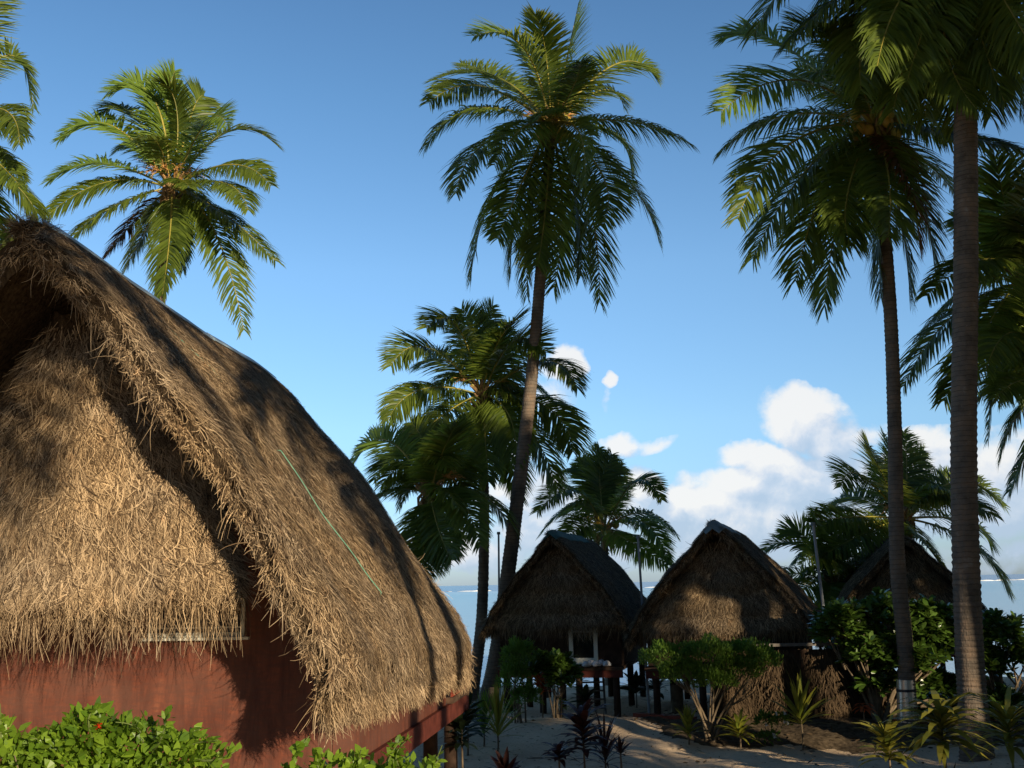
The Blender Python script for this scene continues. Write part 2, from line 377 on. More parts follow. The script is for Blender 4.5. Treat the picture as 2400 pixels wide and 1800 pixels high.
# sea
def f_sea(t, b):
    o = t.obj(); s = t.new('ShaderNodeSeparateXYZ'); t.put(s.inputs[0], o)
    n = t.noise(t.vm('MULTIPLY', o, (.004, .02, 1)), 1., 4)
    d = t.m('ADD', s.outputs[1], t.m('MULTIPLY', t.m('SUBTRACT', n, .5), 160.))
    c = t.ramp(t.m('DIVIDE', d, 1200., clamp=True), [(0., (.50, .62, .62)), (.08, (.40, .60, .62)), (.40, (.26, .54, .60)), (.60, (.42, .62, .66)), (.68, (.03, .12, .24)), (1., (.02, .09, .20))])
    t.put(b.inputs['Base Color'], c)
    h = t.m('ADD', t.noise(t.vm('MULTIPLY', o, (1., 2.2, 1)), .8, 4), t.m('MULTIPLY', t.noise(t.vm('MULTIPLY', o, (.3, 1, 1)), .12, 3), 3))
    t.put(b.inputs['Normal'], t.bump(h, .35, .25))
mat('sea_water', f_sea, .22, .5)
gs = Geo(); sy = np.array([41, 60, 100, 200, 500, 900, 2000, 8000, 40000.])
sx_ = np.array([-40000, -6000, -1000, -200, 0, 200, 1000, 6000, 40000.]); XX, YY = np.meshgrid(sx_, sy)
ii = (np.arange(8)[:, None]*9+np.arange(8)[None]).ravel()
gs.add(np.stack([XX, YY, np.full(XX.shape, -1.0)], -1).reshape(-1, 3), np.stack([ii, ii+1, ii+10, ii+9], 1))
tag(gs.obj('sea', 'sea_water'), kind='structure')
flat('foam', (.85, .88, .90), .8, .2, var=.08)
gf = Geo()
for i in range(150):
    x = -420+i*7.0+rng.normal(0, 3); L_ = rng.uniform(5, 20); y = 815+rng.normal(0, 14)+25*math.sin(x*.01)
    if rng.random() < .22: continue
    pts = np.array([[x+L_*q, y+3*math.sin(q*3+i), -.95] for q in (0, .25, .5, .75, 1)])
    tube(gf, pts, np.array([.1, .6, .8, .6, .1])*rng.uniform(.5, 1.2), 6)
tag(gf.obj('reef_surf', 'foam'), kind='structure')

# ------------------------------------------------------------------ palms
def frond_geo(base, mid, tip, wl=.85, twist=0., seed=0, pairs=130, bare=.12, droop=.75, out=None, wdt=.0245, k=4, ragged=.06):
    r = np.random.default_rng(seed)
    cur = bez(base, mid, tip, 28)
    T = nz(np.gradient(cur, axis=0))
    h = np.array([tip[0]-base[0], tip[1]-base[1], 0.]) if out is None else np.array([out[0], out[1], 0.])
    if np.linalg.norm(h) < .25: h = h + np.array([.3, -.4, 0])
    h = h/np.linalg.norm(h); side0 = np.array([h[1], -h[0], 0.])
    S = nz(side0 - T*(T@side0)[:, None]); N = np.cross(S, T)
    sgn = np.sign((N@(h*.4+np.array([0, 0, 1.]))).sum()); N = N*(sgn if sgn else 1)
    s = np.linspace(0, 1, 28); tw = twist*s**.6
    S2 = S*np.cos(tw)[:, None] + N*np.sin(tw)[:, None]; N2 = -S*np.sin(tw)[:, None] + N*np.cos(tw)[:, None]
    g_ = Geo()
    L = np.linalg.norm(np.diff(cur, axis=0), axis=1).sum()
    rr = (.045*(1-s)**1.2+.007)*L/5.
    tube(g_, cur, rr, 5, 1, False)
    u = bare + (1-bare)*np.sort(np.clip(np.linspace(0, 1, pairs) + r.normal(0, .004, pairs), 0, 1))
    u = np.concatenate([u, u]); sd_ = np.repeat([1., -1.], pairs)
    keep = r.random(2*pairs) > ragged; u, sd_ = u[keep], sd_[keep]
    gi_ = u*27; i0 = np.minimum(gi_.astype(int), 26); fr = (gi_-i0)[:, None]
    lerp = lambda A: A[i0]*(1-fr)+A[i0+1]*fr
    p, t_, ss, nn = lerp(cur), nz(lerp(T)), nz(lerp(S2)), nz(lerp(N2))
    q = (u-bare)/(1-bare)
    ll = wl*(.5+.5*np.sin(np.clip(q*.95+.12, 0, 1)*PI)**.7)*(1-.25*q**6)*r.uniform(.88, 1.1, len(u))
    al = R(72)-R(34)*q + r.normal(0, .11, len(u))
    d = nz(ss*(sd_*np.sin(al))[:, None] + t_*np.cos(al)[:, None] + nn*(.16+r.normal(0, .07, len(u)))[:, None])
    dr = droop*(.7+.6*r.random(len(u)))*(1.0-.25*q)
    pts = [p]; sg = ll/(k-1)
    for j in range(k-1):
        dd = nz(d + np.array([0, 0, -1.])*(dr*(j+.25)*.62)[:, None]); pts.append(pts[-1]+dd*sg[:, None])
    Pt = np.stack(pts, 1)
    wp = np.array([.6, 1., .72, .06]) if k == 4 else np.array([.7, 1, .06])
    W = wdt*wp[None]*r.uniform(.8, 1.2, len(u))[:, None]*(.75+.35*np.sin(q*PI))[:, None]
    Tl = nz(np.gradient(Pt, axis=1)); Sl = nz(np.cross(Tl, nn[:, None]+r.normal(0, .25, (len(u), 1, 3))))
    ribbons(g_, Pt, W, Sl, 0)
    return g_
def trunk_geo(pts, r0, r1, flare=1.5, ring=.115):
    L = np.linalg.norm(np.diff(pts, axis=0), axis=1).sum(); n = max(24, int(L/ring*3))
    c = catmull(pts, n); s = np.linspace(0, 1, n)
    rad = r0+(r1-r0)*s + r0*(flare-1)*np.exp(-s*L/.8)
    rad = rad*(1+.035*((np.arange(n) % 3)-1)) + np.random.default_rng(int(L*100)).normal(0, .003, n)
    g_ = Geo(); tube(g_, c, rad, 14); return g_
def crown_extras(root, c, seed, nuts=0, stalks=5, fib=True, nutlab=None):
    r = np.random.default_rng(seed)
    g_ = Geo()       # leaf bases / fibre
    for i in range(16):
        a = r.uniform(0, 2*PI); e = np.array([math.cos(a), math.sin(a), r.uniform(.5, 1.6)]); e /= np.linalg.norm(e)
        b0 = c+np.array([0, 0, -.55+.05*i])+e*np.array([.10, .10, 0]); tube(g_, [b0, b0+e*.28+[0, 0, .05], b0+e*.55], [.09, .065, .02], 6)
    for i in range(18):
        a = r.uniform(0, 2*PI); o_ = c+np.array([math.cos(a)*.22, math.sin(a)*.22, r.uniform(-.6, .1)])
        tube(g_, [o_, o_+[math.cos(a)*.12, math.sin(a)*.12, -.15], o_+[math.cos(a)*.14, math.sin(a)*.14, -.45]], [.03, .05, .012], 5)
    g_.obj('fibre_collar', 'fibre', root)
    for i in range(stalks):
        a = r.uniform(0, 2*PI); g2 = Geo(); h = np.array([math.cos(a), math.sin(a), 0])
        b0 = c+h*.12+[0, 0, .1]; tube(g2, [b0, b0+h*.35+[0, 0, .35], b0+h*.65+[0, 0, .3]], [.03, .025, .015], 5)
        for j in range(14):
            q = b0+h*(.3+.025*j)+[0, 0, .33]; dv = np.array([h[0]+r.normal(0, .5), h[1]+r.normal(0, .5), r.normal(.1, .5)])*.28
            tube(g2, [q, q+dv*.6+[0, 0, .02], q+dv-[0, 0, .05]], [.012, .012, .006], 4)
        g2.obj('flower_stalk', 'flower_stalk', root)
    for i in range(nuts):
        a = r.uniform(-PI, .25) if i % 4 else r.uniform(-PI, PI)
        rad = r.uniform(.34, .62); z = r.uniform(-.50, .25); q = c+np.array([math.cos(a)*rad, math.sin(a)*rad, z])
        g3 = Geo(); n = 8; zz = np.linspace(-1, 1, 7)*.16; tube(g3, q+np.stack([zz*0, zz*0, zz], 1), .155*np.sqrt(np.clip(1-(zz/.17)**2, .02, 1)), n)
        o3 = g3.obj('coconut', 'coconut', root)
DOC = {}
def palm(label, trunk, cen, D, fronds, L=5.0, r0=.22, r1=.15, seed=1, nuts=0, stalks=4, back=5, wl=.85, brown=(), young=(), flare=1.5, group='coconut palms over the beach huts', name='coconut_palm', twist=None, droop=.75, pairs=130, width=.029):
    c = P(cen[0], cen[1], D)
    base = P(trunk[0][0], trunk[0][1], trunk[0][2]) if not isinstance(trunk[0], np.ndarray) else trunk[0]
    base = np.array([base[0], base[1], float(hfun(base[0], base[1]))-.1])
    root = empty(name, (0, 0, 0)); root.location = tuple(base)
    tag(root, label, 'palm tree', group)
    off = base
    pts = [base]+[P(*q) for q in trunk[1:]]+[c+np.array([0, 0, -.15])]
    trunk_geo(np.array(pts)-off, r0, r1, flare).obj('trunk', 'palm_bark', root)
    cl = c-off
    crown_extras(root, cl, seed, nuts, stalks)
    r = np.random.default_rng(seed)
    for i, f in enumerate(fronds):
        mu, mv, tu, tv = f[:4]
        flat_t = P(tu, tv, D); ln = np.linalg.norm(flat_t-c)
        rest = math.sqrt(max(L*L*r.uniform(.75, .95)-ln*ln, .1)); sgn = f[4] if len(f) > 4 else r.choice([-1, -1, 1])
        dd = sgn*min(rest, L*.8)*.85
        tip = P(tu, tv, D+dd); mid = P(mu, mv, D+dd*.55)
        b0 = c + nz((mid-c)*np.array([1, 1, .3]))*.12
        tw = (twist if twist is not None else 1.)*r.uniform(.25, 1.35)*(1 if tip[0] < c[0] else -1)
        wk = 1.55*wl*r.uniform(.9, 1.1)*min(1., .6+.4*ln/L)
        gq = frond_geo(b0-off, mid-off, tip-off, wk, tw, seed*100+i, pairs, droop=droop*r.uniform(.55, 1.0)*(1.12 if tip[2] < c[2]+.4 else .5), wdt=width)
        mt = 'palm_leaf_brown' if i in brown else 'palm_leaf_young' if i in young else 'palm_leaf'
        gq.obj('frond', [mt, 'rachis'], root, 'browning dry frond' if i in brown else None)
    for i in range(back):
        a = r.uniform(0, PI) if i % 3 else r.uniform(-PI, 0); e = r.uniform(-.4, 1.15); l = L*r.uniform(.55, .75)
        h = np.array([math.cos(a)*.8, math.sin(a), 0])
        mid = c+h*l*.45*math.cos(e)+np.array([0, 0, l*.5*math.sin(e)+.3]); tip = c+h*l*.9*math.cos(e*.6)+np.array([0, 0, l*.62*math.sin(e)-.3])
        gq = frond_geo(c+h*.1-off, mid-off, tip-off, wl*1.15, r.uniform(-.5, .5), seed*100+60+i, 70, droop=droop, wdt=width)
        gq.obj('frond', ['palm_leaf', 'rachis'], root)
    return root
def cr(pts, ox, oy, sc, ks=()):
    """frond lists read off enlarged crops -> photo points"""
    return [tuple([ox+p[0]*sc, oy+p[1]*sc, ox+p[2]*sc, oy+p[3]*sc]+list(p[4:])) for p in pts]

K = .4444
palm('fully sunlit coconut palm with orange flower stalks rising behind the near hut roof', [(300, 1400, 32), (330, 900, 32), (352, 560, 32)], (372, 405), 32,
     cr([(740, 470, 525, 450), (860, 540, 775, 400, -1), (810, 560, 850, 345, 1), (930, 560, 990, 465, 1), (1000, 600, 1105, 610), (1110, 640, 1350, 710), (1120, 800, 1315, 900), (1090, 890, 1205, 1020, -1),
         (1090, 1040, 1335, 1265), (1040, 1120, 1185, 1600, -1), (825, 1150, 790, 1430, -1), (870, 1100, 890, 1310, 1), (700, 1130, 610, 1310, 1), (650, 1080, 520, 1240, 1), (560, 1000, 365, 1140, -1),
         (520, 885, 240, 1040), (490, 795, 245, 875), (540, 610, 290, 680), (650, 560, 490, 560, 1), (960, 960, 990, 1180, 1), (700, 700, 560, 740, 1)], 0, 0, K),
     L=4.4, seed=3, nuts=0, stalks=7, brown=(13,), young=(0, 2, 4, 16, 17), back=4, wl=.80)
palm('coconut palm cut by the left edge, only drooping frond tips showing over the near roof', [(-260, 1400, 30), (-180, 800, 30)], (-125, 275), 30,
     [(15, 120, 72, 232), (0, 235, 42, 312), (-30, 330, 42, 400), (15, 380, 80, 460), (-60, 60, -20, -60), (-260, 100, -350, 200), (-280, 300, -380, 420), (-120, 430, -110, 640), (-220, 400, -280, 560), (-100, 120, -140, 0), (-40, 430, -10, 560)],
     L=4.6, seed=4, back=6, stalks=3)
O2 = 783.4
palm('tall curved coconut palm in the middle with yellow coconuts and a leaning trunk', [(1050, 1512, 31), (1078, 1380, 31), (1115, 1100, 31.5), (1150, 800, 32), (1170, 560, 32)], (1190, 270), 32,
     cr([(775, 225, 545, 175), (890, 260, 840, 70, -1), (990, 300, 1050, 12, 1), (1225, 315, 1425, 370), (1160, 440, 1270, 520, 1), (1290, 590, 1590, 700), (1210, 650, 1305, 830, 1), (1270, 850, 1440, 1175),
         (1160, 840, 1170, 1090, -1), (1100, 980, 1150, 1465), (1040, 1000, 1060, 1340, 1), (970, 1010, 930, 1400, 1), (890, 1000, 850, 1290, -1), (820, 1010, 800, 1440, 1), (760, 920, 655, 1160, -1), (640, 930, 525, 1365),
         (590, 700, 455, 940), (540, 530, 305, 715), (580, 420, 325, 500), (640, 370, 340, 390), (690, 400, 480, 310, 1), (780, 620, 640, 800, -1), (1050, 640, 1080, 900, -1), (760, 1000, 720, 1330), (950, 420, 920, 250, 1), (1020, 430, 1060, 300)], O2, 0, K),
     L=5.3, r0=.25, r1=.17, seed=5, nuts=20, stalks=7, young=(0, 2), back=3, wl=.95, flare=1.5)
K3 = .3611; ox, oy = 737.3, 599.1
palm('dark bushy coconut palm left of the tall curved one, straight slim trunk', [(1015, 1480, 34), (1040, 1340, 34), (1046, 1100, 34), (1042, 950, 34)], (1041, 852), 34,
     cr([(690, 290, 510, 300), (520, 420, 295, 530), (480, 670, 280, 855), (860, 400, 905, 170, 1), (930, 400, 1080, 235), (1030, 385, 1225, 450), (1210, 500, 1410, 660), (1235, 780, 1385, 1040), (1120, 900, 1290, 1260), (960, 920, 1060, 1310),
         (860, 950, 880, 1220, -1), (700, 950, 560, 1230), (600, 830, 350, 1050), (800, 400, 720, 190, 1), (780, 1000, 740, 1290, 1), (1000, 820, 1050, 1100, -1), (620, 500, 480, 520, 1), (1080, 600, 1300, 800, 1), (960, 470, 1000, 300, 1)], ox, oy, K3),
     L=4.3, r0=.19, r1=.15, seed=6, back=6, wl=.9, stalks=2)
palm('low dark coconut palm just behind the near hut, left of the slim trunk', [(800, 1420, 30), (870, 1260, 30), (900, 1180, 30)], (929, 1065), 30,
     cr([(270, 975, 60, 1125), (360, 1060, 200, 1210), (330, 1270, 180, 1330), (580, 1500, 660, 1690), (700, 1310, 830, 1600), (850, 1305, 1035, 1570), (500, 1020, 420, 870), (600, 1060, 690, 880), (500, 1540, 490, 1760, -1), (460, 1150, 350, 1380),
         (640, 1150, 800, 1250, 1), (400, 1180, 260, 1290, 1), (560, 1100, 560, 900, 1), (560, 1450, 480, 1650)], ox, oy, K3), L=3.9, r0=.17, r1=.14, seed=7, back=5, stalks=2, young=(0,))
palm('short coconut palm with an orange crown behind the middle hut', [(1320, 1500, 40), (1310, 1300, 40)], (1305, 1145), 40,
     cr([(1400, 1275, 1175, 1400), (1380, 1385, 1190, 1540), (1470, 1190, 1330, 1170), (1545, 1200, 1545, 1020, 1), (1620, 1250, 1680, 1130, 1), (1760, 1220, 1915, 1330), (1800, 1410, 2005, 1540), (1800, 1460, 1960, 1700, -1), (1730, 1580, 1950, 1720),
         (1450, 1480, 1290, 1650), (1590, 1250, 1620, 1060, 1), (1500, 1250, 1440, 1080, 1), (1430, 1530, 1360, 1720)], ox, oy, K3), L=4.3, r0=.17, r1=.14, seed=8, back=3, stalks=4, nuts=5, young=(7, 8), wl=.75)
ox, oy = 1474.7, 0
palm('tall coconut palm at right with brown hanging fronds and a sheet metal rat guard', [(1962, 1580, 24.5), (1955, 1400, 24.5), (1938, 1200, 24.5), (1932, 900, 24.8), (1920, 620, 25)], (1890, 268), 25,
     cr([(480, 215, 210, 182), (560, 390, 190, 540), (500, 560, 178, 745), (520, 700, 268, 1060), (600, 830, 342, 1255), (690, 920, 548, 1365), (760, 1050, 690, 1490), (940, 1000, 965, 1440, 1), (1080, 850, 1150, 1190, -1),
         (1050, 1000, 1105, 1450, 1), (1200, 800, 1340, 970), (1270, 640, 1640, 730), (740, 200, 520, 160), (950, 300, 900, 80, 1), (1050, 350, 1150, 150, 1), (1150, 480, 1400, 500), (800, 950, 820, 1190, -1), (880, 850, 850, 1150, 1),
         (1150, 950, 1230, 1380), (1000, 850, 1000, 1150, -1), (780, 420, 560, 330, 1), (700, 800, 620, 1130, 1), (880, 320, 720, 120, -1)], ox, oy, K),
     L=5.0, r0=.19, r1=.155, seed=9, nuts=16, stalks=6, brown=(8,), back=5, wl=.95, young=(0, 1))
palm('nearest thick ringed coconut trunk at right, its crown hanging above the frame', [(2107, 1600, 21.5), (2094, 1400, 21.6), (2082, 1000, 21.8), (2086, 600, 22), (2086, 300, 22), (2084, 0, 22)], (2082, -120), 22,
     [(a_, b_-25, c_, d_ if d_ < 80 else 80+(d_-80)*.78, *e_) for a_, b_, c_, d_, *e_ in [(1800, -80, 1630, 70, -1), (1870, -20, 1700, 100, -1), (1900, 20, 1860, 225, -1), (1990, 60, 1930, 280, -1), (2010, 80, 2000, 300, 1), (2070, 90, 2060, 330, 1), (2130, 80, 2140, 300, -1), (2180, 60, 2205, 290, 1), (2230, 40, 2330, 230), (2240, -60, 2420, 40),
      (1930, -140, 1780, -220), (2050, -200, 2020, -380), (2180, -180, 2320, -280), (1850, -60, 1770, 60, 1), (1930, -20, 1800, 150, 1), (1960, 0, 1895, 160, -1), (2020, 20, 1960, 200, -1), (2110, 70, 2170, 260, -1), (2040, 100, 2110, 280, -1),
      (1950, 30, 1830, 190, 1), (2160, 10, 2260, 180, -1)]],
     L=4.9, r0=.285, r1=.245, seed=10, back=14, stalks=2, wl=1.0, flare=1.25, droop=1.0)
palm('dark coconut palm at the right edge between two crowns, seen past the ringed trunk', [(2330, 1480, 26), (2300, 1000, 26)], (2215, 610), 26,
     [(2060, 680, 1953, 832), (2120, 730, 2040, 865), (2150, 500, 2060, 470), (2130, 560, 2000, 640), (2180, 480, 2150, 340), (2240, 480, 2260, 340), (2200, 740, 2160, 860), (2230, 760, 2260, 900), (2300, 560, 2420, 640), (2110, 610, 1990, 720), (2290, 480, 2380, 450), (2160, 660, 2100, 780, -1), (2160, 430, 2110, 385, 1)],
     L=4.1, seed=12, back=8, stalks=2, wl=.9)
palm('coconut palm beyond the right edge whose low fronds reach in above the sea', [(2420, 1480, 25), (2390, 1200, 25)], (2300, 850), 25,
     [(2180, 780, 2135, 945), (2210, 880, 2160, 995), (2240, 930, 2180, 1062), (2200, 720, 2130, 800), (2260, 720, 2230, 600), (2380, 740, 2440, 650), (2400, 860, 2520, 960), (2320, 980, 2330, 1130), (2190, 800, 2105, 880, 1), (2220, 820, 2150, 860, -1)],
     L=4.0, seed=13, back=5, stalks=2, wl=.85)
ox, oy = 1705., 783.4
palm('dark coconut palm behind the far right hut, between the two right trunks', [(1975, 1480, 37), (1965, 1300, 37)], (1952, 1120), 37,
     cr([(460, 730, 335, 805), (600, 720, 500, 520), (700, 740, 610, 470, 1), (760, 700, 740, 450, 1), (800, 760, 870, 580, 1), (430, 870, 265, 975), (400, 1000, 145, 1040), (350, 1100, 225, 1300), (1100, 770, 1395, 935), (1020, 880, 1325, 995),
         (1180, 1170, 1425, 1490), (860, 1150, 1000, 1330), (560, 1200, 400, 1450), (520, 1090, 250, 1230), (900, 850, 1050, 720, 1), (1150, 1030, 1300, 1190), (650, 850, 560, 650)], ox, oy, .3333),
     L=4.7, r0=.18, r1=.15, seed=14, back=6, stalks=2, wl=.9)
palm('small young palm with upright fronds right of the sunpatched hut', [(1800, 1480, 36)], (1800, 1262), 36,
     [(1720, 1175, 1645, 1195), (1740, 1160, 1690, 1150), (1775, 1170, 1760, 1120), (1830, 1170, 1850, 1120), (1860, 1210, 1930, 1230), (1710, 1240, 1650, 1290), (1740, 1270, 1700, 1370), (1800, 1300, 1790, 1400), (1840, 1280, 1880, 1380), (1780, 1200, 1730, 1220, -1)],
     L=3.0, r0=.14, r1=.12, seed=15, back=8, stalks=1, wl=.7, pairs=60)
# palms of the same grove beyond the right edge and behind the viewpoint (they shade the middle of the picture)
def grove_palm(label, base, height, seed, L=5.0, lean=(0, 0), nf=24):
    r = np.random.default_rng(seed); root = empty('coconut_palm', (base[0], base[1], float(hfun(base[0], base[1]))))
    tag(root, label, 'palm tree', 'coconut palms over the beach huts')
    c = np.array([lean[0], lean[1], height])
    trunk_geo(np.array([[0, 0, -.1], [lean[0]*.2, lean[1]*.2, height*.35], [lean[0]*.7, lean[1]*.7, height*.75], c]), .22, .16).obj('trunk', 'palm_bark', root)
    crown_extras(root, c, seed, 6, 3)
    for i in range(nf):
        a = i*2.4+r.normal(0, .2); e = 1.25-1.9*(i/nf)+r.normal(0, .1); h = np.array([math.cos(a), math.sin(a), 0]); l = L*r.uniform(.85, 1.05)
        mid = c+h*l*.48*math.cos(e*.8)+np.array([0, 0, l*.52*math.sin(e)]); tip = mid+h*l*.42*math.cos(max(e-.6, -1.3))+np.array([0, 0, l*.5*math.sin(e-.9)])
        frond_geo(c+h*.1, mid, tip, 1.1, r.uniform(-.6, .6), seed*50+i, 60, k=3, wdt=.04).obj('frond', ['palm_leaf', 'rachis'], root)
    return root
def gpos(lat, a): return (lat*.839+a*.545, lat*.545-a*.839)      # grove grid: across / towards the low sun
SHADE = [(gpos(20.8, -2.9), 20.5, 'beyond the right edge, nearest the thick ringed trunk'), (gpos(15.7, -1.5), 22.3, 'beyond the right edge, tallest of the grove'), (gpos(25., 1.), 20., 'outermost one of the grove'),
         (gpos(22.3, 5.), 23., 'beyond the right edge, second row'), (gpos(-2.6, 8.), 12.8, 'right behind the viewpoint, shading the near gable'), (gpos(6.9, 5.5), 12.4, 'right of the viewpoint, its fronds shading the far half of the near roof'), (gpos(8.4, 9.), 13.2, 'behind the viewpoint, its fronds dappling the near roof'),
         (gpos(17.2, 4.5), 10.6, 'short one standing between the broadleaf trees'), (gpos(15.8, -4.5), 19.6, 'beyond the right edge, nearest the tall curved one'), (gpos(22.3, 3.5), 9.5, 'second short one between the broadleaf trees'), (gpos(17.8, -4.), 20.8, 'beyond the right edge, in front of the tallest one')]
for i, ((x, y), hgt, lab) in enumerate(SHADE):
    grove_palm('coconut palm '+lab, (x, y), hgt, 40+i, 5.2 if hgt > 10 else 2.3, (3.2, 2.1) if hgt == 12.8 else (rng.normal(0, .5), rng.normal(0, .5)))
def shade_tree(label, lat, a, top, rad, seed, low=1.5):
    r = np.random.default_rng(seed); x, y = gpos(lat, a); root = empty('broadleaf_tree', (x, y, float(hfun(x, y)))); tag(root, label, 'tree', 'broadleaf trees behind the viewpoint')
    g_ = Geo(); g2 = Geo(); hc = (top+low)/2
    tube(g_, catmull([[0, 0, -.2], [.1, 0, hc*.5], [0, .1, hc]], 12), np.linspace(.42, .25, 12), 10)
    for i in range(34):
        v = nz(r.normal(0, 1, 3)); c = np.array([0, 0, hc])+v*np.array([rad, rad, (top-low)/2])*r.uniform(.4, .82); br = r.uniform(1.1, 1.9)*rad/4.5
        tube(g_, catmull([[0, 0, min(hc, c[2])*.7], c*np.array([.5, .5, .8]), c], 8), np.linspace(.13, .03, 8), 6)
        n = 520; q = nz(r.normal(0, 1, (n, 3))); p = c+q*br*(r.random((n, 1))**.4); leaves(g2, p, q+r.normal(0, .6, (n, 3)), r.uniform(.25, .5, n), r.uniform(.07, .12, n), r=r, k=3, shape=(.3, 1., .1))
    g_.obj('trunk', 'stem', root); g2.obj('crown', 'glossy_leaf', root)
for i, (lat, a, top, rad, lab, lo) in enumerate(((12.4, 6, 15, 3.2, 'nearest the viewpoint, to its right', 1.5), (19.6, 5, 15.5, 4.2, 'high-crowned one in the middle of the row', 10.6), (27.6, 8, 17, 4.8, 'far out to the right', 1.5), (22.9, 6, 25.2, 5.3, 'towering one over the right of the row', 14.5), (34.5, 8, 19, 5.2, 'last of the row, farthest right', 1.5), (16.8, 13, 18.5, 4.2, 'tallest one, behind the row', 10.6),
        (16.2, 3.5, 3.7, 2.9, 'low bushy one right of the viewpoint', .5), (20.6, 3.0, 3.7, 3.0, 'low bushy one under the high crown', .5), (24.4, 3.5, 4.2, 2.6, 'low bushy one beyond the high crown', .5))):
    shade_tree('broadleaf tree '+lab, lat, a, top, rad, 140+i, lo)

# ------------------------------------------------------------------ rat guard on the tall right palm (part of nothing else: wrapped round its trunk)
pr = [o for o in bpy.data.objects if o.get('label', '').startswith('tall coconut palm at right')][0]
ofs = np.array(pr.location)
def on(u, v, D): return P(u, v, D)-ofs
gm = Geo(); a, b = on(1962, 1572, 24.5), on(1956, 1468, 24.5)
tube(gm, catmull([a, (a+b)/2, b], 12), np.linspace(.235, .205, 12), 24, 0, False, True)
mg = gm.obj('rat_guard', 'sheet_metal', pr)
gm = Geo(); c_ = a+(b-a)*.78; tube(gm, [c_-[0, 0, .03], c_+[0, 0, .03]], [.222, .222], 24, 0, False); gm.obj('strap', 'strap', mg)

# ------------------------------------------------------------------ thatched huts
PROF = np.array([[0, 0], [.10, .065], [.215, .155], [.36, .280], [.50, .405], [.65, .550], [.80, .700], [.91, .825], [.97, .915], [.98, .985]])
def strands(g_, pos, d, nrm, ln, wd, curl=.5, lift=.12, grav=.2, k=4, r=None):
    n = len(pos); d = nz(d); ang = r.normal(0, curl, n); pts = [pos]; S = []
    up = lift*r.random(n)
    for j in range(k):
        aa = ang*j/(k-1.)
        cr_ = np.cross(nrm, d); dd = d*np.cos(aa)[:, None]+cr_*np.sin(aa)[:, None] + nrm*(up*(1-1.1*j/(k-1.)))[:, None] - np.array([0, 0, 1.])*(grav*j/(k-1.))
        dd = nz(dd); S.append(nz(np.cross(dd, nrm)+r.normal(0, .12, (n, 3))))
        if j < k-1: pts.append(pts[-1]+dd*(ln/(k-1))[:, None])
    Pt = np.stack(pts, 1); S = np.stack(S, 1); wp = np.linspace(1, .25, k)
    ribbons(g_, Pt, wd[:, None]*wp[None], S)
def prof(s, W, Dp):
    a = np.linspace(0, 1, len(PROF)); return np.interp(s, a, PROF[:, 0])*W, np.interp(s, a, PROF[:, 1])*Dp
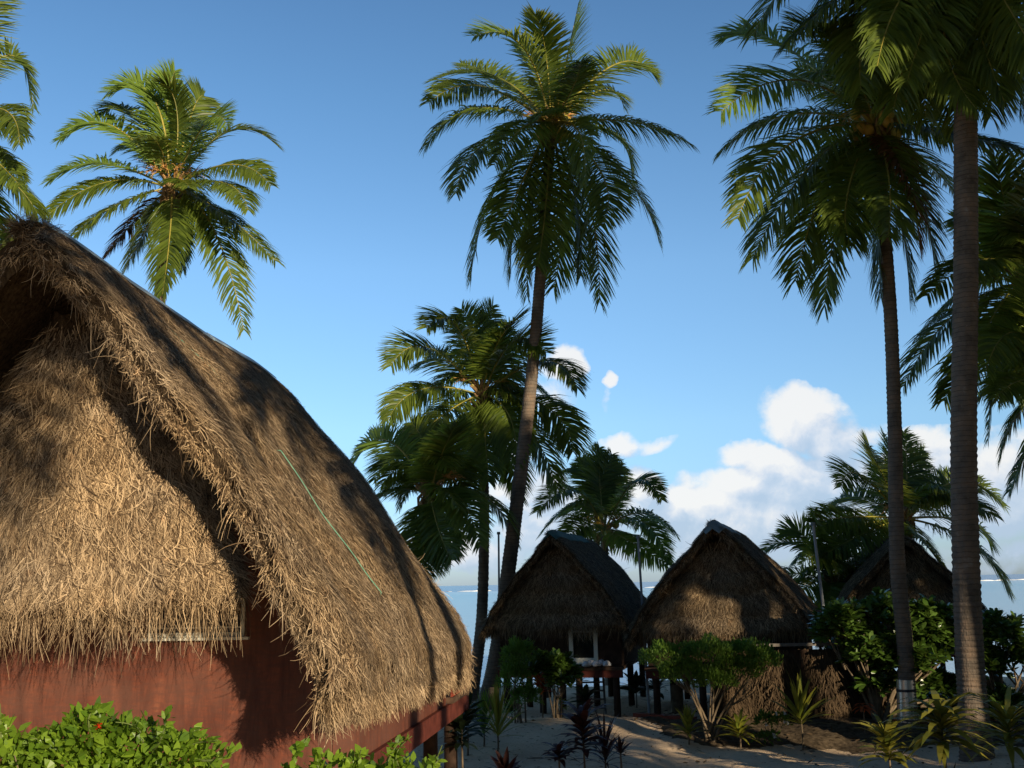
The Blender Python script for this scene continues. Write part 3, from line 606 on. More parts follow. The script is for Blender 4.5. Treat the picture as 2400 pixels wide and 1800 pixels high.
def hut(label, loc, rz, W, ridge_z, drop, L, wall_hw, wall_y0, wall_y1, floor_z, pan_z, pan_y, n_roof, n_pan, sw, sl_, cap, far=False, prow=.25, panw=.76, fr=1.0, cname='thatch_strand', seed=1, left_frac=.25, tilt=0.):
    r = np.random.default_rng(seed)
    root = empty('thatched_hut', loc, rz); tag(root, label, 'hut', 'thatched huts on stilts')
    # --- roof
    g_ = Geo(); ns, ny_ = 26, 60; s = np.linspace(0, 1, ns); y01 = np.linspace(0, 1, ny_)
    def surf(s_, yy, side):
        x, dz = prof(s_, W, drop)
        x = x*side
        y0 = -prow*(1-s_)**2+ .08*np.sin(s_*23+1)+.05*np.sin(s_*51); y1 = L+.05*np.sin(s_*19)
        y = y0+(y1-y0)*yy
        bul = (.05*np.sin(yy*17+side)+.035*np.sin(yy*41+s_*5)+.04*np.sin(s_*14+yy*9))*np.clip(s_*4, .12, 1)
        rnd = -.16*np.exp(-yy*L/.28)-.07*np.exp(-(1-yy)*L/.2)         # rounded verges
        sc_ = W/3.7
        sag = -.10*np.sin(yy*PI)*(1-s_)-.20*np.exp(-(1-yy)*L/.45)*np.exp(-s_/.25)
        return np.stack([x+side*(bul+rnd)*.6*sc_, y, ridge_z-dz+(bul*.7+rnd*.8)*sc_+sag*sc_-tilt*yy], -1)
    th = .22*W/3.7
    for side in (1, -1):
        SS, YY = np.meshgrid(s, y01, indexing='ij'); V = surf(SS, YY, side)
        Vi = V.copy(); Vi[..., 2] -= th*1.1; Vi[..., 0] -= side*th*.55
        Vi[..., 0] = np.where(side*Vi[..., 0] < 0, 0, Vi[..., 0]); Vi[:, 0, 1] += .12; Vi[:, -1, 1] -= .12
        for A in (V, Vi):
            ii_ = (np.arange(ns-1)[:, None]*ny_+np.arange(ny_-1)[None]).ravel(); g_.add(A.reshape(-1, 3), np.stack([ii_, ii_+1, ii_+ny_+1, ii_+ny_], 1), 0, True)
        for (A, B) in ((V[:, 0], Vi[:, 0]), (V[:, -1], Vi[:, -1]), (V[-1], Vi[-1])):
            k_ = len(A); ii_ = np.arange(k_-1); g_.add(np.vstack([A, B]), np.stack([ii_, ii_+1, ii_+k_+1, ii_+k_], 1), 0, True)
    base_roof = g_.obj('thatch_roof', 'thatch_base', root)
    g2 = Geo()
    for side, nn_ in ((1, n_roof), (-1, int(n_roof*left_frac))):
        u_ = r.random(nn_); yv = r.random(nn_)
        p = surf(u_, yv, side); p2 = surf(np.clip(u_+.01, 0, 1.01), yv, side); p3 = surf(u_, yv+.005, side)
        dn = nz(p2-surf(u_-.01, yv, side)); al = nz(p3-p); nr = nz(np.cross(dn, al)); nr = nr*np.sign(nr[:, 2:3]+.001)
        dev = r.normal(0, .5, nn_); wav = .5*np.sin(p[:, 1]*2.1+p[:, 2]*1.3)
        d = dn*np.cos(dev+wav*.5)[:, None]+al*np.sin(dev+wav*.5)[:, None]
        ln = sl_*r.uniform(.5, 1.5, nn_); strands(g2, p+nr*(r.uniform(.0, .05, nn_)*W/3.7)[:, None], d, nr, ln, sw*r.uniform(.5, 1.3, nn_), .9, .16, .12, 4, r)
        # verge fringes (front and back) and eave fringe
        nf = int(nn_*.075)
        for yv0 in (0., 1.):
            nf = int(nn_*(.16 if yv0 == 1. else .075))
            u_ = r.random(nf); p = surf(u_, np.full(nf, yv0), side); dn = nz(surf(u_+.01, np.full(nf, yv0), side)-p)
            o_ = np.array([0, -1. if yv0 == 0 else 1., 0]); d = nz(dn*r.uniform(-.1, 1, nf)[:, None]+o_*r.uniform(-.15, .55, nf)[:, None]+r.normal(0, .3, (nf, 3))+np.array([0, 0, -.35]))
            q = p+np.stack([-side*r.uniform(0, th*.6, nf), -o_[1]*r.uniform(0, .12, nf), -r.uniform(0, th*.9, nf)], 1)
            long = np.where(r.random(nf) < .05, 2.0, .6)
            strands(g2, q, d, orth(d), sl_*long*r.uniform(.4, 1.3, nf), sw*r.uniform(.5, 1.1, nf), 1.0, .0, .55, 5, r)
        nf = int(nn_*.16); yv = r.random(nf); u_ = 1-.10*r.random(nf)**1.5; p = surf(u_, yv, side); dn = nz(p-surf(u_-.03, yv, side))
        d = nz(dn+r.normal(0, .28, (nf, 3))+np.array([0, 0, -.4])); q = p-np.array([side, 0, 0])*(th*.6*r.random(nf))[:, None]-np.array([0, 0, 1.])*(th*r.random(nf))[:, None]
        strands(g2, q, d, orth(d), sl_*1.15*r.uniform(.5, 1.6, nf), sw*r.uniform(.5, 1.1, nf), .6, .0, .5, 4, r)
    # ridge tufts
    nt_ = int(n_roof*.012); yv = r.random(nt_)*.06; p = surf(np.zeros(nt_)+.01, yv, 1)-[.05, 0, .05]; d = nz(r.normal(0, .6, (nt_, 3))+np.array([-.2, -.8, .25]))
    strands(g2, p, d, orth(d), sl_*r.uniform(.6, 1.5, nt_), sw*r.uniform(.5, 1, nt_), 1.1, 0, .6, 5, r)
    g2.obj('thatch_cover', cname, root)
    # --- front and rear gable thatch panels (hipped skirt under the verge)
    def pane(aa, bb, end):
        zt = ridge_z-.17*drop; zb = pan_z; z = zt+(zb-zt)*bb
        dz = (ridge_z-z)/drop; x = np.interp(dz, PROF[:, 1], PROF[:, 0])*W*panw*aa
        flare = pan_y[1]+(pan_y[0]-pan_y[1])*bb**1.15
        y = flare+.55*np.abs(aa)**3*W/3.7+.05*np.sin(aa*7+bb*5)*W/3.7+.03*np.sin(bb*23)
        return np.stack([x, (y if end == 0 else L-y), z-(tilt*1.15 if end else 0)+.04*np.sin(aa*11)+.10*bb*aa**2*W/3.7], -1)
    for end in (0, 1):
        g3 = Geo(); A_, B_ = np.meshgrid(np.linspace(-1, 1, 40), np.linspace(0, 1, 30), indexing='ij'); V = pane(A_, B_, end)
        Vb = V.copy(); Vb[..., 1] += (.2 if end == 0 else -.2)*W/3.7
        for A in (V, Vb):
            ii_ = (np.arange(39)[:, None]*30+np.arange(29)[None]).ravel(); g3.add(A.reshape(-1, 3), np.stack([ii_, ii_+1, ii_+31, ii_+30], 1), 0, True)
        for (A, B) in ((V[:, -1], Vb[:, -1]), (V[0], Vb[0]), (V[-1], Vb[-1])):
            k_ = len(A); ii_ = np.arange(k_-1); g3.add(np.vstack([A, B]), np.stack([ii_, ii_+1, ii_+k_+1, ii_+k_], 1), 0, True)
        gp = g3.obj('gable_thatch', 'thatch_base', root)
        nn_ = n_pan if end == 0 else n_pan//5; g4 = Geo()
        bb = np.sqrt(r.random(nn_)); aa = r.uniform(-1, 1, nn_)*np.where(r.random(nn_) < .5, 1, 1)
        p = pane(aa, bb, end); dn = nz(pane(aa, bb+.01, end)-p); al = nz(pane(aa+.01, bb, end)-p); nr = nz(np.cross(dn, al)); nr = nr*(1 if end else -1)*np.sign(nr[:, 1:2]+1e-6)
        dev = r.normal(0, .40, nn_)+aa*.25; d = dn*np.cos(dev)[:, None]+al*np.sin(dev)[:, None]
        strands(g4, p+nr*(r.uniform(0, .05, nn_)*W/3.7)[:, None], d, nr, sl_*1.5*r.uniform(.4, 1.5, nn_), sw*r.uniform(.5, 1.3, nn_), 1.0, .2, .15, 4, r)
        nf = int(nn_*.20*fr); aa = r.uniform(-1, 1, nf); bb = 1-.09*r.random(nf); p = pane(aa, bb, end)
        clump = .5+.5*np.sin(aa*29+np.sin(aa*61)*2)
        d = nz(np.stack([r.normal(0, .26, nf), np.full(nf, (-.12 if end == 0 else .12))+r.normal(0, .10, nf), -np.ones(nf)], 1))
        q = p+np.stack([np.zeros(nf), (.12 if end == 0 else -.12)*r.random(nf), np.zeros(nf)], 1)
        strands(g4, q, d, np.tile(np.array([[0, -1., 0]]), (nf, 1)), sl_*(.9+1.0*clump)*(.35+2.3*r.random(nf)**2), sw*r.uniform(.5, 1.0, nf), .35, .05, .25, 4, r)
        g4.obj('gable_fringe', cname, gp)
    # --- dark sheets standing in for the shaded gable void; walls, floor, stilts
    def wallbox(name, c, sz, m, par=root):
        return box(Geo(), c, sz).obj(name, m, par)
    gw = Geo(); m_ = 14; zs = np.linspace(ridge_z-.06*drop, ridge_z-.62*drop, m_); hx = np.interp((ridge_z-zs)/drop, PROF[:, 1], PROF[:, 0])*W-.20*W/3.7
    for yy in (wall_y0+.05, wall_y1-.05):
        gw = Geo(); zt_ = zs-tilt*1.15*yy/L; V = np.vstack([np.stack([-hx, np.full(m_, yy), zt_], 1), np.stack([hx, np.full(m_, yy), zt_], 1)]); ii_ = np.arange(m_-1); gw.add(V, np.stack([ii_, ii_+1, ii_+m_+1, ii_+m_], 1)); gw.obj('gable_shade_sheet', 'gable_shade', root)
    wt = ridge_z-.60*drop
    return root, surf, wallbox, r

# ---- the near hut
H1 = (-5.42, 11.1, 0.0); RZ1 = -R(6.8)
h1, surf1, wb, r1_ = hut('big near hut with sunlit shaggy thatch and red-brown board wall, filling the left side', H1, RZ1, 3.72, 7.86, 5.35, 8.3, 3.3, 1.7, 7.6, 1.75, 3.58, (.22, .85),
                         125000, 40000, .0068, .19, 'metal', seed=21, tilt=.33, panw=.70)
FZ = 1.75; HW = 3.33; Y0 = 1.7; Y1 = 7.4; WT = 4.6
# front wall: a full board wall, with its window opening built from four panels
def board(name, x0, x1, y0, y1, z0, z1, m='red_stained_board', par=h1):
    return box(Geo(), ((x0+x1)/2, (y0+y1)/2, (z0+z1)/2), (x1-x0, y1-y0, z1-z0)).obj(name, m, par)
wx0, wx1, wz0, wz1 = .80, 1.92, 3.11, 3.66
def bb_(g_, x0, x1, y0, y1, z0, z1): box(g_, ((x0+x1)/2, (y0+y1)/2, (z0+z1)/2), (x1-x0, y1-y0, z1-z0))
def under(x, W, rz_, dr, th):
    return rz_-np.interp(abs(x)/W, PROF[:, 0], PROF[:, 1])*dr-th
def gable_board(g_, xa, xb, y0, y1, z0, top, n=16):
    """a board wall whose head follows the underside of the roof"""
    x = np.linspace(xa, xb, n); z = np.array([top(q) for q in x])
    for a, b, za, zb in zip(x[:-1], x[1:], z[:-1], z[1:]):
        V = [(a, y0, z0), (b, y0, z0), (b, y0, zb), (a, y0, za), (a, y1, z0), (b, y1, z0), (b, y1, zb), (a, y1, za)]
        g_.add(V, [[0, 1, 2, 3], [5, 4, 7, 6], [3, 2, 6, 7], [1, 0, 4, 5]])
    for q, z_ in ((xa, z[0]), (xb, z[-1])): g_.add([(q, y0, z0), (q, y1, z0), (q, y1, z_), (q, y0, z_)], [[0, 1, 2, 3]])
top1 = lambda x: min(4.4, under(x, 3.72, 7.86, 5.35, .50))
gw = Geo(); gable_board(gw, -HW, wx0, Y0, Y0+.08, 1.35, top1, 20); gable_board(gw, wx1, HW-.26, Y0, Y0+.08, 1.35, top1, 8)
bb_(gw, wx0, wx1, Y0, Y0+.08, 1.35, wz0); bb_(gw, wx0, wx1, Y0, Y0+.08, wz1, 4.4)
gw.obj('wall', 'red_stained_board', h1)
st_ = top1(HW)-.05
gw = Geo(); gable_board(gw, HW-.257, HW, Y0-.012, Y0+.10, 1.30, top1, 4); gw.obj('corner_board', 'red_stained_board', h1)
gw = Geo(); bb_(gw, HW-.08, HW, Y0+.103, Y1, 1.35, st_); gw.obj('wall', 'red_stained_board', h1)
gw = Geo(); bb_(gw, -HW, -HW+.08, Y0+.083, Y1, 1.35, st_); gw.obj('wall', 'red_stained_board', h1)
gw = Geo(); gable_board(gw, -HW+.083, HW-.083, Y1-.08, Y1, 1.35, lambda x: top1(x)-.35, 16); gw.obj('wall', 'red_stained_board', h1)
gf_ = Geo(); t_ = .045
bb_(gf_, wx0-t_, wx1+t_, Y0-.035, Y0+.03, wz0-t_-.01, wz0); bb_(gf_, wx0-t_, wx0, Y0-.03, Y0+.03, wz0, wz1); bb_(gf_, wx1, wx1+t_, Y0-.03, Y0+.03, wz0, wz1); bb_(gf_, wx0, wx1, Y0-.03, Y0+.03, wz1-t_, wz1)
bb_(gf_, wx0, wx1, Y0-.01, Y0+.02, wz0+.045, wz0+.065)
win = gf_.obj('window', 'white_frame', h1)
gp_ = Geo(); bb_(gp_, wx0, wx1, Y0+.035, Y0+.045, wz0, wz1-t_); gp_.obj('pane', 'window_glass', win)
gs_ = Geo(); bb_(gs_, wx0-.10, wx1+.12, Y0-.09, Y0-.036, wz0-t_-.045, wz0-t_-.012); gs_.obj('sill', 'white_frame', win)
gd = Geo(); bb_(gd, -HW+.1, HW-.1, Y0+.1, 9.3, FZ-.12, FZ-.02); bb_(gd, HW-.098, HW+.12, Y1+.01, 9.3, FZ-.12, FZ-.02); gd.obj('deck', 'post_wood', h1)
gd = Geo(); bb_(gd, HW+.005, HW+.075, Y0-.1, 9.32, FZ-.42, FZ-.13); gd.obj('floor_beam', 'shaded_red_paint', h1)
gd = Geo(); bb_(gd, -HW-.1, HW, Y0+.3, Y0+.42, FZ-.7, FZ-.42); gd.obj('floor_beam', 'dark_wood', h1)
gd = Geo(); bb_(gd, -HW-.1, HW, 9.0, 9.12, FZ-.7, FZ-.42); gd.obj('floor_beam', 'dark_wood', h1)
for px in (-3.1, 0., 3.1):
    for py in (2.0, 4.6, 7.2, 9.05):
        gp2 = Geo(); tube(gp2, [(px, py, -.15), (px, py, .7), (px, py, FZ-.42)], [.13, .125, .12], 12); gp2.obj('stilt', 'dark_wood', h1)
# veranda railing at the far end
gr = Geo()
for x in np.arange(-3.2, 3.35, .16): bb_(gr, x-.045, x+.045, 9.22, 9.25, FZ+.02, FZ+.86)
for y in np.arange(7.55, 9.2, .16): bb_(gr, HW+.06, HW+.09, y-.045, y+.045, FZ-.02, FZ+.86)
bb_(gr, -3.3, HW+.1, 9.252, 9.30, FZ+.72, FZ+.80); bb_(gr, HW+.003, HW+.058, 7.5, 9.25, FZ+.72, FZ+.80); bb_(gr, -3.3, HW+.1, 9.17, 9.218, FZ+.08, FZ+.16)
gr.obj('railing', 'red_paint', h1)
gd = Geo(); tube(gd, [(HW-.05, 9.2, FZ), (HW-.05, 9.2, FZ+.86)], [.06, .06], 8); gd.obj('veranda_post', 'post_wood', h1)
# ridge cap: thin bent sheet along the ridge in two lengths
def ridge_cap(root, surf, y0, y1, w, m, L, lift=.05, n=14, prowd=0.):
    for q in range(2):
        a, b = y0+(y1-y0)*q*.62+(.0 if q == 0 else -.01), y0+(y1-y0)*(.62 if q == 0 else 1.)
        yy = np.linspace(a, b, n); G_ = Geo(); rows = []
        for sx_ in (-1, -.5, 0, .5, 1):
            s_ = abs(sx_)*w; pp = surf(np.full(n, s_), yy/L, 1 if sx_ >= 0 else -1); pp = pp+np.array([0, 0, lift+.012*q]); rows.append(pp)
        V = np.stack(rows, 0); V2 = V-np.array([0, 0, .02])
        for A in (V, V2):
            ii_ = (np.arange(4)[:, None]*n+np.arange(n-1)[None]).ravel(); G_.add(A.reshape(-1, 3), np.stack([ii_, ii_+1, ii_+n+1, ii_+n], 1))
        for A, B in ((V[0], V2[0]), (V[-1], V2[-1])):
            ii_ = np.arange(n-1); G_.add(np.vstack([A, B]), np.stack([ii_, ii_+1, ii_+n+1, ii_+n], 1))
        for A, B in ((V[:, 0], V2[:, 0]), (V[:, -1], V2[:, -1])):
            ii_ = np.arange(4); G_.add(np.vstack([A, B]), np.stack([ii_, ii_+1, ii_+6, ii_+5], 1))
        G_.obj('ridge_cap', m, root)
ridge_cap(h1, surf1, .3, 7.6, .035, 'metal_cap', 8.3, .09)
# green cord lying over the thatch
Rz1 = np.array([[math.cos(RZ1), -math.sin(RZ1), 0], [math.sin(RZ1), math.cos(RZ1), 0], [0, 0, 1]])
def on_roof(s_, y, lift=.08):
    p = surf1(np.array([s_]), np.array([y/8.3]), 1)[0]+np.array([lift*.7, 0, lift*.5]); return Rz1@p+np.array(H1)
gc = Geo(); q = np.linspace(0, 1, 90); ss_ = .09+.70*q; yv_ = 2.2+.65*q+.03*np.sin(q*17)
lf = .045+.055*np.clip(np.sin(q*12.5-7.4)*1.6, -1, 1); lf = lf-np.where(q < .5, .06, 0); lf = np.where((q > .55) & (q < .95), .085, lf)
tube(gc, [on_roof(a, b, c) for a, b, c in zip(ss_, yv_, lf)], .0065, 5)
cord_pts = gc.obj('cord', 'cord_green'); tag(cord_pts, 'thin green cord lying down the slope of the near thatched roof', 'cord')

# ---- the small huts further off
def small_hut(label, peak, D, rz, W, drop, L, floor_z, capm, seed, win_u=None, stilts=True, stilt_n=3):
    c = P(peak[0], peak[1], D); loc = (c[0], c[1], 0.)
    rt, sf, wbx, rr_ = hut(label, loc, rz, W, c[2], drop, L, W*.82, .6, L-.6, floor_z, c[2]-drop*.90, (.02, .42), 40000, 24000, .0085, .15, capm, cname='thatch_strand_far', seed=seed, prow=.10, panw=.93, left_frac=.8)
    hw_ = W*.80; y0, y1 = .75, L-.6; wt = c[2]-drop*.55
    return rt, sf, c, hw_, y0, y1, wt
RZ2 = -R(14.6)
h2, s2, c2, hw2, y0, y1, wt = small_hut('middle hut on dark stilts with a white framed window and green ridge cap', (1190, 1146), 28.5, RZ2, 2.15, 2.75, 6.6, 1.3, 'green_cap', 31)
ridge_cap(h2, s2, -.1, 4.4, .13, 'green_cap', 6.6, .07)
RZ3 = -R(18)
h3, s3, c3, hw3, y03, y13, wt3 = small_hut('hut with a bright patch of sun on its thatch, behind the flat-topped shrub', (1540, 1124), 27., RZ3, 2.55, 3.05, 6.6, 1.3, 'old_cap', 32)
ridge_cap(h3, s3, -.2, 4.0, .13, 'old_cap', 6.6, .07)
h4, s4, c4, hw4, y04, y14, wt4 = small_hut('farthest hut, dark thatch peak seen between the two right trunks', (1950, 1150), 33., -R(10), 2.7, 3.1, 6., 1.3, 'old_cap', 33)
def walls(root, hw_, y0, y1, fz, W_, pk, dr, m='dark_wood', win=None):
    g_ = Geo(); sd = under(hw_, W_, pk, dr, .30); wt = pk-dr*.55
    tp = lambda x: min(wt, under(x, W_, pk, dr, .30))
    if win:
        a, b, z0, z1 = win
        gable_board(g_, -hw_, a, y0, y0+.06, fz, tp); gable_board(g_, b, hw_, y0, y0+.06, fz, tp, 8); bb_(g_, a, b, y0, y0+.06, fz, z0)
        if wt > z1: bb_(g_, a, b, y0, y0+.06, z1, wt)
    else: gable_board(g_, -hw_, hw_, y0, y0+.06, fz, tp)
    g_.obj('wall', m, root)
    for s_ in (-1, 1):
        g_ = Geo(); bb_(g_, min(s_*hw_, s_*(hw_-.06)), max(s_*hw_, s_*(hw_-.06)), y0+.063, y1, fz, sd-.02); g_.obj('wall', m, root)
    g_ = Geo(); gable_board(g_, -hw_+.063, hw_-.063, y1-.06, y1-.003, fz, tp); g_.obj('wall', m, root)
    g_ = Geo(); bb_(g_, -hw_-.05, hw_+.05, y0-.25, y1+.6, fz-.10, fz-.003); g_.obj('deck', 'post_wood', root)
    g_ = Geo(); bb_(g_, -hw_-.03, hw_+.03, y0-.20, y0-.08, fz-.30, fz-.103); g_.obj('floor_beam', 'shaded_red_paint', root)
    for s_ in (-.9, -.3, .3, .9):
        for yy in (y0-.02, (y0+y1)/2, y1-.1):
            g_ = Geo(); tube(g_, [(s_*hw_, yy, -.4), (s_*hw_, yy, fz-.103)], [.10, .095], 9); g_.obj('stilt', 'dark_wood', root)
# window of the middle hut
A2 = P(1236, 1368, 29.3); B2 = P(1290, 1424, 29.3)
cz, sz_ = math.cos(-RZ2), math.sin(-RZ2)
def loc2(p, c, rz):
    d = p[:2]-c[:2]; cc_, ss_ = math.cos(-rz), math.sin(-rz); return np.array([d[0]*cc_-d[1]*ss_, d[0]*ss_+d[1]*cc_, p[2]])
la, lb = loc2(A2, c2, RZ2), loc2(B2, c2, RZ2)
wa, wb_, wz0_, wz1_ = la[0]+.05, lb[0]-.02, lb[2]+.06, la[2]+.03
walls(h2, hw2, y0, y1, 1.36, 2.15, c2[2], 2.75, win=(wa, wb_, wz0_, wz1_))
g_ = Geo(); f_ = .11
bb_(g_, wa-f_, wa, y0-.04, y0+.03, wz0_-f_, wz1_+f_); bb_(g_, wb_, wb_+f_, y0-.04, y0+.03, wz0_-f_, wz1_+f_); bb_(g_, wa, wb_, y0-.04, y0+.03, wz0_-f_*1.5, wz0_); bb_(g_, wa, wb_, y0-.04, y0+.03, wz1_, wz1_+f_)
w2 = g_.obj('window', 'white_frame', h2); g_ = Geo(); bb_(g_, wa, wb_, y0+.032, y0+.04, wz0_, wz1_); g_.obj('pane', 'window_glass', w2)
walls(h3, hw3, y03, y13, 1.36, 2.55, c3[2], 3.05, win=None)
walls(h4, hw4, y04, y14, 1.36, 2.7, c4[2], 3.1, win=None)
# towel on the middle hut's deck edge
tc = P(1290, 1437, 28.6); g_ = Geo()
for i in range(5):
    q = np.array([tc[0]-.30+.14*i, tc[1]+.05*(i % 2), 1.40]); tube(g_, catmull([q-[.1, .05, 0], q+[0, 0, .05+.03*(i % 2)], q+[.12, .03, 0]], 7), [.02, .06, .075, .08, .07, .05, .02], 8)
tag(g_.obj('towel', 'white_cloth'), 'crumpled white towel on the deck edge below the white framed window', 'towel')
# ladder of the middle hut
g0 = P(1385, 1528, 30.5); lad = empty('wooden_steps', (P(1283, 1530, 29.3)[0], 29.3, 0.)); tag(lad, 'grey wooden steps standing under the middle hut', 'steps')
for s_ in (-.32, .32):
    g_ = Geo(); tube(g_, [(s_, 0, 0), (s_, .55, 1.25)], [.035, .035], 6); g_.obj('side_rail', 'grey_wood', lad)
for i in range(5):
    g_ = Geo(); box(g_, (0, .11+.1*i, .2+.22*i), (.62, .16, .035)); g_.obj('tread', 'grey_wood', lad)

# red board edging on the sand
def log(a, b, r_, m, name, label, cat, up=.06):
    g_ = Geo(); a = np.array(a, float); b = np.array(b, float); d = b-a; L_ = np.linalg.norm(d[:2])
    box(g_, (a+b)/2+[0, 0, up], (L_, r_, .16), rz=math.atan2(d[1], d[0])); return tag(g_.obj(name, m), label, cat)
e0, e1 = P(1372, 1530, 28.3), P(1500, 1540, 27.2)
log((e0[0], e0[1], hfun(e0[0], e0[1])), (e1[0], e1[1], hfun(e1[0], e1[1])), .25, 'red_paint', 'red_plank', 'red painted plank lying on the sand under the gap between the huts', 'plank')
g_ = Geo(); b0 = P(1463, 1520, 29.5); hb = hfun(b0[0], b0[1]); tube(g_, [(b0[0], b0[1], hb-.05), (b0[0], b0[1], hb+.3), (b0[0]+.02, b0[1], hb+.75)], [.17, .18, .16], 14)
tag(g_.obj('wooden_stump', 'stem'), 'short brown tree stump beside the red plank', 'stump')

# masts
def mast(u0, v0, u1, v1, D, label, rr=.055):
    a, b = P(u0, v0, D), P(u1, v1, D); d = (b-a)/(b[2]-a[2]); a2 = a-d*(a[2]+.3)
    root = empty('mast', tuple(a2)); tag(root, label, 'mast', 'bare grey masts on the beach')
    g_ = Geo(); tube(g_, [a2-a2, (b-a2)*.5, b-a2], [rr*.8, rr*.75, rr*.65], 10); g_.obj('pole', 'mast_metal', root)
    g_ = Geo(); tube(g_, [b-a2-[0, 0, .04], b-a2+[0, 0, .05]], [rr*1.2, rr*1.1], 10); g_.obj('pole_cap', 'old_cap', root)
mast(1079, 1400, 1077, 1152, 36, 'grey mast between the two middle palm trunks')
mast(1387, 1300, 1378, 1160, 29.2, 'pale grey mast in the gap between the middle hut and the sunpatched hut', .05)
mast(1778, 1310, 1756, 1132, 27.5, 'pale grey mast leaning left beside the young palm at right', .055)

# thatched windbreak right of hut 3
wbk = empty('thatch_windbreak', (P(1720, 1560, 25.5)[0], 25.6, float(hfun(P(1720, 1560, 25.5)[0], 25.6)))); tag(wbk, 'low windbreak of dry brown palm thatch behind the flat-topped shrub', 'windbreak')
g_ = Geo(); n_ = 5200; r_ = np.random.default_rng(77); x_ = r_.uniform(-1.9, 2.4, n_); z_ = r_.uniform(.1, 1.75, n_)
pp = np.stack([x_, .12*np.sin(x_*5)+.25*(z_/1.7)+r_.normal(0, .04, n_), z_], 1); d = nz(np.stack([r_.normal(0, .35, n_), -.25+r_.normal(0, .2, n_), -np.ones(n_)], 1))
strands(g_, pp, d, np.tile([[0, -1., 0]], (n_, 1)), r_.uniform(.15, .5, n_), r_.uniform(.008, .02, n_), .5, .15, .2, 4, r_)
g_.obj('thatch', 'palm_leaf_dry', wbk)
g_ = Geo(); box(g_, (.25, .32, .85), (4.3, .10, 1.75)); g_.obj('backing', 'dark_wood', wbk)
g_ = Geo(); box(g_, (.3, .15, 1.86), (4.6, .10, .07)); g_.obj('top_rail', 'grey_wood', wbk)

# ------------------------------------------------------------------ plants
def leafy_bush(name, label, cat, base, blobs_, n, lsz, m, stem_m='stem', seed=1, whorl=0, group=None, stems=7, lw=.45, bend=.4, upb=.5, flowers=None, stem_r=.03):
    """blobs_: (x,y,z,rx,ry,rz) relative to base"""
    r = np.random.default_rng(seed); root = empty(name, base); tag(root, label, cat, group)
    B = np.array(blobs_, float); vol = (B[:, 3]*B[:, 4]*B[:, 5])**.67; pick = r.choice(len(B), n, p=vol/vol.sum())
    v = nz(r.normal(0, 1, (n, 3))); v[:, 2] = np.where(v[:, 2] < -.35, -v[:, 2], v[:, 2]); rad = (.45+.55*r.random(n)**.5)
    lump = 1+.22*np.sin(v[:, 0]*7+pick)*np.sin(v[:, 2]*6+pick*2)+r.normal(0, .07, n)
    c = B[pick, :3]+v*B[pick, 3:]*(rad*lump)[:, None]
    g_ = Geo()
    if whorl:
        m_ = whorl; cc_ = np.repeat(c, m_, 0); vv = np.repeat(v, m_, 0); ax = nz(vv*.6+np.array([0, 0, .8])+r.normal(0, .2, (n*m_, 3))*0); a1 = orth(ax); a2 = np.cross(ax, a1); an = r.random(n*m_)*2*PI
        d = nz((a1*np.cos(an)[:, None]+a2*np.sin(an)[:, None])*.85+ax*r.uniform(.2, 1.0, n*m_)[:, None])
        ls = lsz*r.uniform(.7, 1.2, n*m_); leaves(g_, cc_, d, ls, ls*lw*.5, r=r, bend=bend, shape=(.3, .7, 1., .35), roll=.4)
    else:
        d = nz(v*.7+r.normal(0, .6, (n, 3))+np.array([0, 0, upb])); ls = lsz*(.35+1.1*r.random(n)); leaves(g_, c, d, ls, ls*lw*.5, r=r, bend=bend, shape=(.3, 1., .75, .05), roll=.8)
    g_.obj('foliage', m, root)
    g_ = Geo()
    for i in range(stems):
        b = B[i % len(B)]; e = b[:3]+r.normal(0, .25, 3)*b[3:]; s0 = np.array([r.normal(0, .08), r.normal(0, .08), -.05])
        tube(g_, catmull([s0, s0*.5+e*np.array([.35, .35, .45])+r.normal(0, .03, 3), e], 10), np.linspace(stem_r, stem_r*.35, 10), 7)
        for j in range(3):
            e2 = e+r.normal(0, .45, 3)*b[3:]; q = s0*.3+e*.6; tube(g_, [q, (q+e2)/2+[0, 0, -.03], e2], [stem_r*.5, stem_r*.4, stem_r*.2], 5)
    g_.obj('stem', stem_m, root)
    if flowers:
        fm, fn, fs = flowers; vis = np.argsort(-(v[:, 2]*.5-v[:, 1]+r.normal(0, .5, n)))[:fn*6:6]
        for i in vis:
            g_ = Geo(); q = c[i]+v[i]*.05+[0, -.04, .03]; ax = nz(np.array([v[i][0]*.4, -1, .3])); a1 = orth(ax); a2 = np.cross(ax, a1)
            an = np.arange(5)*2*PI/5; d = (a1*np.cos(an)[:, None]+a2*np.sin(an)[:, None])*.9+ax*.4
            leaves(g_, np.tile(q, (5, 1)), d, np.full(5, fs), np.full(5, fs*.4), r=r, bend=.1, shape=(.3, 1., 1., .3), roll=.1); g_.obj('flower', fm, root)
    return root
def sprigs(root, pts, m, r, lsz=.08, name='sprig'):
    for (a, b) in pts:
        g_ = Geo(); a = np.array(a, float); b = np.array(b, float); mid = (a+b)/2+r.normal(0, .06, 3); cur = bez(a, mid, b, 12)
        tube(g_, cur, np.linspace(.012, .004, 12), 5, 1)
        n = 34; u = r.random(n); i = (u*11).astype(int); q = cur[i]; T = nz(b-a); d = nz(r.normal(0, 1, (n, 3))+T*.6+np.array([0, 0, .3])); ls = lsz*r.uniform(.6, 1.3, n)
        leaves(g_, q, d, ls, ls*.33, r=r, bend=.5, roll=.7, shape=(.3, 1., .7, .05)); g_.obj(name, [m, 'green_stem'], root)
def base_at(u, v, D):
    p = P(u, v, D); return (p[0], p[1], float(hfun(p[0], p[1])))
def rel(base, u, v, D, rx, ry, rz): p = P(u, v, D); return (p[0]-base[0], p[1]-base[1], p[2]-base[2], rx, ry, rz)
